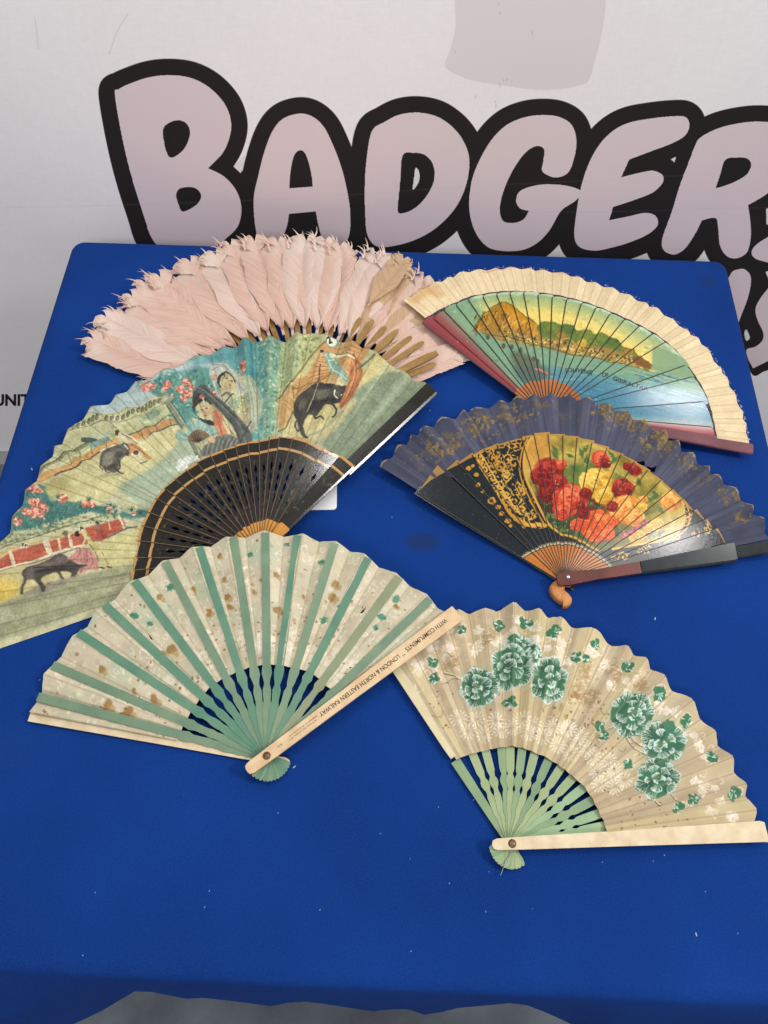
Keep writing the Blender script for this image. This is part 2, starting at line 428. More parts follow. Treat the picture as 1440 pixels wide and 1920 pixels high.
# ---- banner behind the table
YB = 0.835
def onwall(u, v):
    d = ray(u, v); t = YB / d[1]
    return d[0] * t, H + d[2] * t
def banner():
    xa, zt = onwall(0, 0); xb, _ = onwall(1440, 0); xl, zb = onwall(0, 846)
    x0, x1, z0, z1 = xl - .1, onwall(1440, 840)[0] + .1, zb, zt + .16
    cv = Canvas('banner_print', x0, z0, x1, z1, .00062, lambda X, Y: (X, np.full_like(X, YB), Y), 'faf6f7')
    # faint mottling of the cloth
    n = (fbm(cv.X * 9, cv.Y * 9, 3, 3) - .5) * .022 + (fbm(cv.X * 900, cv.Y * 140, 4, 2) - .5) * .02 + (fbm(cv.X * 140, cv.Y * 900, 8, 2) - .5) * .02
    cv.rgb += n[..., None]
    LIL, BLK, WHT = 'e8d6da', '241f1f', 'ece9ea'
    off = lambda st, k, dx: ' '.join('%g,%g%s' % (dx + float(w.rstrip('*').split(',')[0]) / 2, float(w.rstrip('*').split(',')[1]) / 2, '*' if w.endswith('*') else '') for w in st.split())
    # pale grey shape at the top
    cv.poly(S(off('262,-300* 265,0 268,100 250,180 230,235 232,255 262,277 340,305 450,322 560,337 660,335 740,318 768,300 790,230 815,130 832,0 836,-300*', 2, 720), 5), 'e9e2e5')
    L = [  # outlines: (points, counters)
        (off('432,345 445,330 480,312 560,285 640,277 720,288 790,325 845,385 868,450 862,510 835,570 782,625* 840,655 885,705 906,770 895,840 850,890 790,930 700,945 610,930 566,880 540,800 505,690 478,590 452,470', 2, 0),
         [off('613,480 650,449 690,450 713,480 708,520 685,560 645,585 625,560', 2, 0), off('662,725 680,700 730,699 755,725 745,755 715,778 685,788 672,765', 2, 0)]),
        (off('1120,420 1170,430 1215,470 1250,540 1280,620 1300,700 1313,780 1314,850 1302,900 1270,930 1225,925 1205,880 1192,830 1185,788* 1085,797* 1075,850 1050,900 1010,915 970,890 955,820 953,730 970,650 990,570 1020,490 1060,440', 2, 0),
         [off('1086,700* 1090,640 1103,580 1125,557 1145,570 1160,610 1170,660 1173,694*', 2, 0)]),
        ('697,245 720,228 750,214 785,211 820,219 850,240 870,267 880,300 875,345 855,390 820,427 780,450 735,462 705,461 689,440 685,405 684,350 687,300',
         [off('70,583 110,573 150,580 180,610 190,660 175,710 140,760 100,790 60,800 52,780 60,690', 2, 720)]),
        (off('600,432 660,440 705,470 722,530 712,600 690,650 650,668 615,660 592,640 598,600 600,560 570,550 530,575 490,630 460,690 440,750 435,800 450,835 490,840 525,825 543,795* 510,785 495,755 510,720 560,700 620,693 680,698 725,710 742,725 720,755 690,775 660,800 620,870 570,920 510,945 430,945 380,925 340,870 320,790 325,700 350,620 400,530 460,470 530,440', 2, 720), []),
        (off('860,490 920,460 1000,445 1080,437 1130,440 1146,470 1130,510 1080,540 1000,570 920,600* 890,667* 960,650 1010,643 1045,660 1045,690 1010,725 950,750 860,780* 845,830* 920,815 980,803 1020,815 1027,850 990,885 920,915 850,935 790,945 735,932 714,890 722,800 740,700 770,610 810,540', 2, 720), []),
        (off('1185,520 1250,485 1330,465 1410,458 1480,468 1540,510 1550,580 1500,660 1440,730 1367,775* 1375,830 1378,890 1365,950 1330,975 1290,970 1262,930 1255,870 1245,825 1195,833* 1165,890 1130,940 1090,962 1050,945 1045,900 1080,800 1110,700 1140,620 1165,555', 2, 720),
         [off('1282,603 1330,595 1365,600 1378,625 1360,660 1310,690 1245,712* 1262,660', 2, 720)]),
    ]
    ls = [(S(a, 6), [S(c, 6) for c in b]) for a, b in L]
    seen = lambda q: q
    for a, b in ls:                                  # black outline: everything within 31 px of a letter
        cv.line(list(a) + [a[0]], 61, BLK); cv.poly(a, BLK)
    for a, b in ls:                                  # unprinted slivers inside two letters
        pass
    # second line of lettering at the right, beside the table
    cv.spoly('1330,470* 1460,380* 1500,380* 1500,690* 1440,694 1416,705 1404,690 1390,640 1372,590 1340,520', BLK)
    for a, b in ls:
        cv.poly(a, LIL)
        for c in b: cv.poly(c, BLK)
    cv.spoly('779,315 785,320 787,333 783,346 774,356 776,335', WHT)
    cv.spoly('1258,300* 1268,295* 1265,306*', WHT)
    for q in ('1371,517 1384,509 1398,509 1409,524 1405,555 1393,588 1380,615 1366,600 1360,550',
              '1460,530 1440,545 1422,569 1417,586 1422,605 1431,624 1430,639 1417,651 1400,657 1403,675* 1412,691* 1440,677 1470,660',
              '1410,476 1417,464 1432,453 1450,446 1470,470 1450,494 1427,492 1414,486'):
        cv.spoly(q, LIL)
    for q in ('1396,627 1400,620 1406,632 1405,638 1399,640', '1436,513* 1444,510* 1444,532*', '1437,395* 1446,390* 1446,425* 1438,424*'):
        cv.spoly(q, WHT)
    for q in ('438,309* 464,284* 452,322*', ):
        cv.poly(P(q)[0], WHT)
    # small lettering at the far left
    cv.text('UNIT', -13, 762, 20, '1c1a1b', 0, 1.02, .035)
    # handling marks
    rg = np.random.default_rng(5)
    for x, y in ((936, 158), (944, 150), (952, 148), (960, 152), (893, 179), (928, 190), (930, 196), (997, 60), (938, 24), (935, 8), (854, 96)):
        cv.line([(x, y), (x + rg.uniform(-3, 3), y + rg.uniform(2, 7))], 1.3, 'a9a2a8', .6)
    cv.line('205,100 212,80 222,55 240,25', 2.2, 'd8d4d6', .6); cv.line('66,30 70,60 73,90', 2, 'd8d4d6', .6)
    cv.line('0,386 400,376 900,350 1300,330', 3, 'c8c2c6', .10); cv.line('980,400 1200,398 1440,392', 2.5, 'b8b0b6', .12)
    m = print_mat('banner_cloth', cv, .75, 0, .15, 1200, spec=.3)
    root = thing('banner', 'white backdrop banner with big black-outlined lilac capital letters standing behind the table', 'banner', ((x0 + x1) / 2, YB, FLOOR))
    mx = (x0 + x1) / 2; V = []; F = []; nx, nz = 60, 40
    for j in range(nz + 1):
        for i in range(nx + 1):
            fx, fz = i / nx, j / nz
            X_ = x0 + (x1 - x0) * fx; Z_ = z0 + (z1 - z0) * fz; V.append((X_ - mx, .0022 * math.sin(X_ * 5 + Z_ * 2) + .0016 * math.sin(X_ * 2.2 - Z_ * 9) + .0008 * math.sin(X_ * 17 + Z_ * 3), Z_ - FLOOR))
    for j in range(nz):
        for i in range(nx):
            k = j * (nx + 1) + i; F.append((k, k + 1, k + nx + 2, k + nx + 1))
    uv = [(i / nx, j / nz) for j in range(nz + 1) for i in range(nx + 1)]
    mesh_obj('printed_cloth', V, F, m, root, uv, True)
    grey = plain_mat('base_metal', '8f908e', '9c9d9a', 40, .4, bump=.05)
    b = z0 - FLOOR
    box('base', (-(x1 - x0) / 2, -.03, 0), ((x1 - x0) / 2, .05, b - .002), grey, root)
def box(name, a, b, mat, parent=None, bev=.0, loc=(0, 0, 0)):
    (x0, y0, z0), (x1, y1, z1) = a, b
    e = min(bev, (x1 - x0) / 3, (y1 - y0) / 3)
    V = []
    def loop(z, i): V.extend([(x0 + i, y0 + i, z), (x1 - i, y0 + i, z), (x1 - i, y1 - i, z), (x0 + i, y1 - i, z)])
    zs = [(z0, 0), (z1 - e, 0), (z1, e)] if e > 0 else [(z0, 0), (z1, 0)]
    for z, i in zs: loop(z, i)
    F = [(3, 2, 1, 0)]
    for k in range(len(zs) - 1):
        for i in range(4): F.append((k * 4 + i, k * 4 + (i + 1) % 4, k * 4 + 4 + (i + 1) % 4, k * 4 + 4 + i))
    k = (len(zs) - 1) * 4; F.append((k, k + 1, k + 2, k + 3))
    return mesh_obj(name, V, F, mat, parent, None, False, loc)
banner()

# ---- square table and its blue cloth
CORN = [(-.4285, .785), (.4435, .7985), (.4435, -.0505), (-.4285, -.0485)]      # back left, back right, front right, front left
def table():
    wood = plain_mat('table_wood', '7a5a3c', '94714e', 14, .5, (1, 12, 1))
    cx = sum(c[0] for c in CORN) / 4; cy = sum(c[1] for c in CORN) / 4
    t = thing('table', 'square folding table standing under the royal blue cloth', 'table', (cx, cy, FLOOR))
    box('tabletop', (-.424, -.404, .705), (.424, .404, .736), wood, t)
    for sx in (-1, 1):
        for sy in (-1, 1):
            box('leg', (sx * .40 - .015, sy * .385 - .015, 0), (sx * .40 + .015, sy * .385 + .015, .705), wood, t)
    # cloth
    m, nt, bs = nmat('blue_cloth')
    n = noise_node(nt, 5, 6); n2 = noise_node(nt, 620, 3); n3 = noise_node(nt, 40, 5)
    r = nt.nodes.new('ShaderNodeValToRGB'); r.color_ramp.elements[0].position = .36; r.color_ramp.elements[1].position = .66
    r.color_ramp.elements[0].color = lin('052a6a'); r.color_ramp.elements[1].color = lin('0a3984')
    mx = nt.nodes.new('ShaderNodeMix'); mx.data_type = 'FLOAT'; mx.inputs[0].default_value = .5
    nt.links.new(n.outputs[0], mx.inputs[2]); nt.links.new(n2.outputs[0], mx.inputs[3])
    nt.links.new(mx.outputs[0], r.inputs[0])
    # two or three old stains soaked into the cloth
    last = r.outputs[0]
    tc = nt.nodes.new('ShaderNodeTexCoord')
    for (u, v, rx, ry, k) in ((792, 1016, .020, .0115, .55), (1330, 529, .012, .012, .35), (20, 1405, .03, .02, .10), (985, 990, .014, .012, .0)):
        q = onto(u, v)
        mp = nt.nodes.new('ShaderNodeMapping'); mp.inputs['Location'].default_value = (-q[0] / rx, -q[1] / ry, 0); mp.inputs['Scale'].default_value = (1 / rx, 1 / ry, 0)
        nt.links.new(tc.outputs['Object'], mp.inputs[0])
        ln = nt.nodes.new('ShaderNodeVectorMath'); ln.operation = 'LENGTH'; nt.links.new(mp.outputs[0], ln.inputs[0])
        mr = nt.nodes.new('ShaderNodeMapRange'); mr.interpolation_type = 'SMOOTHSTEP'
        mr.inputs['From Min'].default_value = .55; mr.inputs['From Max'].default_value = 1.25; mr.inputs['To Min'].default_value = k; mr.inputs['To Max'].default_value = 0
        nt.links.new(ln.outputs['Value'], mr.inputs['Value'])
        mc = nt.nodes.new('ShaderNodeMix'); mc.data_type = 'RGBA'; nt.links.new(mr.outputs[0], mc.inputs[0]); nt.links.new(last, mc.inputs[6]); mc.inputs[7].default_value = lin('1d2b4a')
        last = mc.outputs[2]
    nt.links.new(last, bs.inputs['Base Color'])
    bs.inputs['Roughness'].default_value = .9; bs.inputs['Sheen Weight'].default_value = .05; bs.inputs['Sheen Tint'].default_value = lin('5a86d8'); bs.inputs['Specular IOR Level'].default_value = .15
    wv = noise_node(nt, 1100, 2); mm = nt.nodes.new('ShaderNodeMath'); mm.operation = 'MULTIPLY_ADD'; mm.inputs[1].default_value = 6
    nt.links.new(n3.outputs[0], mm.inputs[0]); nt.links.new(wv.outputs[0], mm.inputs[2])
    b1 = add_bump(nt, bs, mm.outputs[0], .35, .0006); n5 = noise_node(nt, 5, 3, rough=.4); b2 = nt.nodes.new('ShaderNodeBump'); b2.inputs['Strength'].default_value = .5; b2.inputs['Distance'].default_value = .012
    nt.links.new(n5.outputs[0], b2.inputs['Height']); nt.links.new(b1.outputs[0], b2.inputs['Normal']); nt.links.new(b2.outputs[0], bs.inputs['Normal'])
    # perimeter with rounded corners
    rad = .016; per = []
    for i in range(4):
        c = np.array(CORN[i]); p = np.array(CORN[i - 1]); q = np.array(CORN[(i + 1) % 4])
        a = (p - c) / np.linalg.norm(p - c); b = (q - c) / np.linalg.norm(q - c)
        for k in range(7):
            f = k / 6 * math.pi / 2
            ctr = c + a * rad + b * rad
            per.append((ctr - a * rad * math.sin(f) - b * rad * math.cos(f), -(a * math.sin(f) + b * math.cos(f))))
        ln = np.linalg.norm(q - c); m_ = 60
        for k in range(1, m_):
            per.append((c + b * (rad + (ln - 2 * rad) * k / m_), -a))
    hem = sorted([(-60, 1990), (0, 1975), (90, 1962), (140, 1926), (160, 1915), (185, 1899), (222, 1877), (250, 1859), (270, 1857), (310, 1865), (350, 1873), (380, 1871), (430, 1876),
           (490, 1884), (517, 1888), (548, 1877), (580, 1878), (640, 1887), (690, 1895), (712, 1896), (748, 1889), (775, 1894), (805, 1906), (825, 1898), (850, 1890), (900, 1886), (970, 1879), (1000, 1888), (1040, 1905), (1080, 1924), (1130, 1950), (1500, 1990)])
    hx = [h[0] for h in hem]; hy = [h[1] for h in hem]
    V, F = [], []; M = len(per)
    prof = [(.0145, 0), (.0100, -.0004), (.0060, -.0013), (.0022, -.0032), (-.0004, -.0060), (-.002, -.0090)]
    rg = random.Random(3)
    for off, z in prof:
        for p, nrm in per:
            q = p - nrm * off; V.append((q[0], q[1], z))
    for lv in range(1, 6):
        for i, (p, nrm) in enumerate(per):
            f = lv / 5
            if nrm[1] < -.9:        # front drop: its hem follows the photograph's ragged edge
                u, v0 = project(p[0], p[1], 0); v = float(np.interp(u, hx, hy)) + .8 * math.sin(p[0] * 900)
                s_ = .22; d = ray(u, v)
                # plane through the front edge: y = y0 - s_*(-z)
                y0 = p[1] - .002; z_ = None
                t = (y0 + s_ * H) / (d[1] - (-0) + 0) if False else None
                # y = t*d1, z = H + t*d2 ; y = y0 + s_*(z+.009) -> t = (y0 + s_*(H+.009)) / (d1 - s_*d2)
                t = (y0 + s_ * (H + .009)) / (d[1] - s_ * d[2]); X, Y, Z = d[0] * t, d[1] * t, H + d[2] * t
                Z = max(-.2, min(Z, -.0105)); V.append((p[0] + (X - p[0]) * f, (p[1] - .002) + (Y - p[1] + .002) * f, -.009 + (Z + .009) * f))
            else:
                dr = .13 * f; q = p + nrm * (.002 + .004 * f + .003 * math.sin(i * .35) * f); V.append((q[0], q[1], -.009 - dr))
    L = 11
    for k in range(L - 1):
        for i in range(M):
            F.append((k * M + i, k * M + (i + 1) % M, (k + 1) * M + (i + 1) % M, (k + 1) * M + i))
    # gently uneven top
    nx = 30; o = len(V)
    F.insert(0, tuple(range(M - 1, -1, -1)))
    ob = mesh_obj('tablecloth', V, F, m, None, None, False)
    for p in ob.data.polygons: p.use_smooth = p.index > 0
    tag(ob, 'taut royal blue cloth with a ragged front hem, under all the fans', 'tablecloth')
    # lint and loose threads lying on the cloth
    V, F = [], []
    for k in range(34):
        u, v = ((806, 770), (600, 1706), (1305, 1752), (1383, 1750), (552, 1438), (75, 1275), (1098, 566), (1228, 1160), (888, 1500), (735, 970), (60, 880), (1322, 1672))[k] if k < 12 else (rg.uniform(10, 1430), rg.uniform(1480, 1800))
        l = rg.choice((1, 1.2, 1.6, 2.4)) if k < 12 else rg.uniform(.5, 1.1); a = rg.uniform(0, 3)
        q = onto(u, v); L_ = l * .0006; dx, dy = math.cos(a) * L_, math.sin(a) * L_; k = len(V)
        V += [(q[0] - dx + dy * .3, q[1] - dy - dx * .3, .0004), (q[0] + dx + dy * .3, q[1] + dy - dx * .3, .0006), (q[0] + dx - dy * .3, q[1] + dy + dx * .3, .0006), (q[0] - dx - dy * .3, q[1] - dy + dx * .3, .0004)]
        F.append((k, k + 1, k + 2, k + 3))
    lint = mesh_obj('lint', V, F, plain_mat('lint_fibre', '8f9dbd', 'b4bccb', 500, .9, bump=0)); lint['kind'] = 'stuff'; lint['label'] = 'specks of pale lint on the blue cloth'; lint['category'] = 'lint'
table()

# ================================================================== shared brushes
def peony(cv, x, y, r, seed, sy=1.0):
    g = np.random.default_rng(seed); G, D, Wt = '3c7053', '2b5b42', 'dfe6df'
    cv.ell(x, y, r * 1.02, r * 1.02 * sy, '9db4a0', .4, 0, .4, .14, seed)
    for k in range(9):
        a = k * .70 + g.uniform(-.25, .25); cv.ell(x + r * .62 * math.cos(a), y + r * .62 * sy * math.sin(a), r * g.uniform(.34, .46), r * g.uniform(.28, .38), G, .95, a + 1.57, .12, .16, k + seed)
    cv.ell(x, y, r * .66, r * .66 * sy, G, .97, 0, .1, .1, seed)
    ox, oy = g.uniform(-.14, .14) * r, g.uniform(-.05, .18) * r
    pet = []
    for ring, (rr, n, pw) in enumerate(((.66, 7, .40), (.36, 5, .32), (.10, 3, .24))):
        for k in range(n):
            a = (k + .5 * ring) * 6.283 / n + g.uniform(-.3, .3); k_ = 1 - .45 * ring
            pet.append((x + ox * (1 - k_) + r * rr * math.cos(a), y + oy * (1 - k_) + r * rr * sy * math.sin(a), r * pw * g.uniform(.8, 1.2), a + g.uniform(-.35, .35)))
    for (px, py, pr, a) in pet:
        cv.ell(px, py, pr * .95, pr * .8, D if g.random() < .4 else G, .9, a, .15, .16, int(px))
        # turned rim: broken white line; veins brushed inwards from it
        h = g.uniform(.8, 1.2); rim = [(px + pr * .92 * math.cos(a + q) * (1 + .06 * math.sin(9 * q)), py + pr * .84 * sy * math.sin(a + q)) for q in np.linspace(-h, h, 9)]
        cv.line(rim, g.uniform(1.0, 1.8), Wt, .85, g.uniform(1.2, 2.2))
        for q in np.linspace(-h * .9, h * .9, 8):
            q += g.uniform(-.08, .08); l = g.uniform(.25, .72)
            p0 = (px + pr * .9 * math.cos(a + q), py + pr * .82 * sy * math.sin(a + q)); c = (px - pr * .5 * math.cos(a), py - pr * .5 * sy * math.sin(a))
            cv.line([p0, (p0[0] + (c[0] - p0[0]) * l, p0[1] + (c[1] - p0[1]) * l)], g.uniform(1.6, 3.2), Wt, .8, .4)
    cv.line([(x + ox - r * .16, y + oy), (x + ox, y + oy + r * .12), (x + ox + r * .18, y + oy - r * .02)], 1.6, Wt, .8); cv.ell(x + ox, y + oy - r * .06, r * .10, r * .07, '7d7a4c', .6, 0, .4)
def bud(cv, x, y, r, seed):
    g = np.random.default_rng(seed); a0 = g.uniform(0, 6.3)
    for k in range(3 + seed % 3):
        a = a0 + k * 1.7 + g.uniform(-.3, .3); cv.ell(x + r * .38 * math.cos(a), y + r * .34 * math.sin(a), r * g.uniform(.5, .72), r * g.uniform(.42, .6), '33704f', .93, a, .14, .22, seed + k)
    for k in range(7):
        b = a0 + g.uniform(-2.4, 2.4); q = g.uniform(.4, .95); cv.line([(x + r * q * math.cos(b), y + r * q * .9 * math.sin(b)), (x + r * (q - .45) * math.cos(b + .3), y + r * (q - .45) * math.sin(b + .3))], g.uniform(1.6, 3), 'e2e8e2', .85, .5)
    b = a0 + 3.1; cv.line([(x + r * 1.05 * math.cos(b - .6), y + r * math.sin(b - .6)), (x + r * 1.2 * math.cos(b), y + r * 1.15 * math.sin(b)), (x + r * 1.05 * math.cos(b + .6), y + r * math.sin(b + .6))], 1.5, 'e9e5d8', .75)
def daisy(cv, x, y, r, seed, a=.8):
    g = np.random.default_rng(seed); n = 13; t = g.uniform(0, 1)
    for k in range(n):
        b = t + k * 2 * math.pi / n
        cv.line([(x + r * .32 * math.cos(b), y + r * .32 * math.sin(b)), (x + r * math.cos(b), y + r * math.sin(b))], 1.3, 'efe6d4', a, 3.2)
def curl(cv, x, y, r, a0, turns, w, c, al=1., dirn=1, w2=None):
    pts = []; n = max(8, int(turns * 14))
    for i in range(n + 1):
        f = i / n; q = a0 + dirn * f * turns * 2 * math.pi; rr = r * (1 - .78 * f)
        pts.append((x + rr * math.cos(q), y + rr * math.sin(q)))
    cv.line(pts, w * .5 if w2 is None else w2, c, al, w)
def scroll(cv, x, y, r, a0, d, c, al=1.):
    """acanthus scroll: tail, curl and leaves"""
    curl(cv, x, y, r, a0, 1.05, r * .40, c, al, d)
    tx, ty = x + r * math.cos(a0), y + r * math.sin(a0)
    b = a0 - d * 1.57
    cv.line([(tx, ty), (tx + r * .8 * math.cos(b + .25 * d), ty + r * .8 * math.sin(b + .25 * d)), (tx + 1.6 * r * math.cos(b + .7 * d), ty + 1.6 * r * math.sin(b + .7 * d))], r * .34, c, al, .5)
    for k in range(3):
        q = a0 + d * (1.2 + k * 1.1)
        cv.ell(x + r * 1.12 * math.cos(q), y + r * 1.12 * math.sin(q), r * .3, r * .13, c, al, q + .6 * d)
def rose(cv, x, y, r, pal, seed):
    """ragged outer petals, then ever smaller cupped ones; pal: dark, mid, light"""
    g = np.random.default_rng(seed); dk, md, lt = (col(c) for c in pal)
    sq = g.uniform(.8, .92); rot = g.uniform(0, 6.3)
    for ring, (rr, n, pr) in enumerate(((.62, 8, .50), (.40, 7, .42), (.20, 5, .32), (.04, 3, .22))):
        for k in range(n):
            a = rot + (k + .5 * (ring % 2)) * 6.283 / n + g.uniform(-.22, .22); q = g.uniform(.85, 1.15)
            cx_, cy_ = x + r * rr * math.cos(a), y + r * rr * sq * math.sin(a) - r * .05 * ring
            f = np.clip(g.uniform(0, 1) * .7 + .15 * ring * (k % 2) + (.25 if math.sin(a) < 0 else 0), 0, 1)
            c = dk + (md - dk) * min(1, f * 1.6) if f < .5 else md + (lt - md) * (f - .5) * 1.2
            # the shadow under the petal's rim, its body, then its bright turned edge
            cv.ell(cx_ + r * .03, cy_ + r * .05, r * pr * q * .92, r * pr * .72 * q, tuple(dk * 255), .55, a + 1.57, .35, .14, seed * 7 + k)
            cv.ell(cx_, cy_, r * pr * q * .86, r * pr * .66 * q, tuple(c * 255), .92, a + 1.57, .22, .20, seed * 3 + k + ring)
            h = g.uniform(.5, .9); e = r * pr * .62 * q
            cv.line([(cx_ + e * math.cos(a + s_), cy_ + e * sq * math.sin(a + s_)) for s_ in (-h, -h / 2, 0, h / 2, h)], r * .03, tuple(lt * 255), .6, r * .07)
    for k in range(10):
        rr = r * g.uniform(.1, .85); a = g.uniform(0, 6.28); h = g.uniform(.15, .4)
        cv.line([(x + rr * math.cos(a - h), y + rr * sq * math.sin(a - h)), (x + rr * .92 * math.cos(a), y + rr * .92 * sq * math.sin(a)), (x + rr * math.cos(a + h), y + rr * sq * math.sin(a + h))], r * .05, tuple((dk if k % 2 else lt) * 255), .5, r * .09)
    cv.ell(x, y - r * .14, r * .10, r * .07, tuple(dk * 255), .8, .4, .4)
def leafy(cv, x, y, r, a, c, c2):
    cv.poly([(x + r * math.cos(a), y + r * math.sin(a)), (x + .35 * r * math.cos(a + 1.4), y + .35 * r * math.sin(a + 1.4)), (x - r * math.cos(a), y - r * math.sin(a)), (x + .35 * r * math.cos(a - 1.4), y + .35 * r * math.sin(a - 1.4))], c, .9, 1)
    cv.line([(x - r * math.cos(a), y - r * math.sin(a)), (x + r * math.cos(a), y + r * math.sin(a))], 1.1, c2, .6)

WOODC = plain_mat('pale_wood', 'c4a279', 'd9bf98', 70, .5, (1, 1, 1), .2, detail=8)
CREAMW = plain_mat('cream_wood', 'c4ae8a', 'dbcbab', 75, .55, bump=.2, detail=8)
BRASS = plain_mat('dark_brass', '5d4630', '7b6144', 300, .35, metal=.6)
STEEL = plain_mat('bright_steel', 'a9a9a6', 'c4c4c0', 200, .25, metal=.9, bump=0)
INK = plain_mat('black_ink', '2a2320', '332a26', 50, .7, bump=0)

def head_rows(r, w):       # rounded end behind the rivet
    return [(-r, w * .25, -w * .25), (-r * .93, w * .62, -w * .62), (-r * .75, w * .9, -w * .9), (-r * .5, w * .9, -w * .9)]
def wavy_stick(rin, rout, w, wl, bumps):
    rows = []
    n = 46
    for i in range(n + 1):
        r = rin + (rout - rin) * i / n; h = w(r)
        for b, d, s_ in bumps: h += d * math.exp(-((r - b) / s_) ** 2)
        rows.append((r, h, -h))
    return rows

# ================================================================== feather fan (lowest, at the back)
def feather_mesh(name, seed, L=1.0, kind=0):
    """local +X runs from the quill base to the tip; unit length; a closed vane with a few splits and curled wisps at the tip"""
    g = random.Random(seed); V, F, UV = [], [], []
    nv, nu = 44, 6
    wl, wr = (.165, .115) if kind == 0 else (.185, .155)
    ph = g.uniform(0, 6)
    cuts = {s_: [(g.uniform(.80, .97), g.uniform(.2, .5)) for _ in range(2 if kind == 0 else 1)] for s_ in (1, -1)}
    def wid(v, side):
        w = wl if side > 0 else wr
        b = min(1, v / (.34 if kind == 0 else .50)) ** (.8 if kind == 0 else 1.0)
        t = max(0, 1 - (max(0, v - .86) / .145) ** 2.6) ** .6
        return w * b * t * (1 + .025 * math.sin(v * 17 + ph + side) + .015 * math.sin(v * 43 + ph * 2))
    bow = g.uniform(-.05, .05)
    def spine(v):
        c = max(0, v - .80)
        return v - .9 * c * c, bow * math.sin(v * 2.6) + g_t * c * c, .012 - .012 * v + (.75 * c ** 1.6 if kind == 0 else .03 * v * v)
    g_t = g.uniform(-.9, .9)
    for side in (1, -1):
        o = len(V)
        for i in range(nv + 1):
            v = i / nv; x, y, z = spine(v); w = wid(v, side)
            w *= 1 - .07 * g.random() * (v > .5)
            for (cv_, dp) in cuts[side]:
                if abs(v - cv_) < .014: w *= 1 - dp
            for j in range(nu + 1):
                f = j / nu
                V.append((x + (.09 * f * f + .02 * f) * min(1, 3 * v) * (1 if v < .9 else .6), y + side * w * f, z + .030 * math.sin(f * 2.7) - side * .085 * w * f * 2 + .004 * math.sin(v * 19 + f * 3 + ph) * f))
                UV.append((.5 + side * .5 * f, v))
        for i in range(nv):
            for j in range(nu):
                a = o + i * (nu + 1) + j; q = (a, a + nu + 1, a + nu + 2, a + 1)
                F.append(q if side < 0 else q[::-1])
    # curled wisps that have come apart at the tip
    for k in range(9 if kind == 0 else 0):
        v = g.uniform(.84, .99); side = g.choice((1, -1)); x, y, z = spine(v); w = wid(v, side) * .75
        x0, y0 = x + .035, y + side * w * .9; a = side * g.uniform(.0, .9); l = g.uniform(.05, .13); turn = g.uniform(.3, 2.8); o = len(V); m = 7
        for i in range(m + 1):
            f = i / m; hw = .009 * (1 - f) + .001
            V.append((x0 - hw * math.sin(a), y0 + hw * math.cos(a), z + .022 + .04 * f)); V.append((x0 + hw * math.sin(a), y0 - hw * math.cos(a), z + .021 + .04 * f))
            UV.extend([(.5 + side * .5, v), (.5 + side * .46, v)])
            x0 += l / m * math.cos(a); y0 += l / m * math.sin(a); a += turn / m
        for i in range(m): k_ = o + i * 2; F.append((k_, k_ + 1, k_ + 3, k_ + 2))
    # quill
    o = len(V)
    for i in range(11):
        v = -.05 + .97 * i / 10; x, y, z = spine(max(v, 0)); x = min(x, v) if v < 0 else x; w = .0125 * (1 - .75 * i / 10)
        for (a, b) in ((w, 0), (0, w * .9), (-w, 0)): V.append((x, y + a, z + .002 + b)); UV.append((.5, -1))
    for i in range(10):
        for j in range(2):
            k = o + i * 3 + j; F.append((k, k + 3, k + 4, k + 1))
    me = bpy.data.meshes.new(name); me.from_pydata(V, [], F); me.update()
    l = me.uv_layers.new(name='vane'); idx = np.empty(len(me.loops), np.int64); me.loops.foreach_get('vertex_index', idx)
    l.data.foreach_set('uv', np.asarray(UV, np.float32)[idx].ravel())
    me.polygons.foreach_set('use_smooth', [True] * len(me.polygons))
    return me
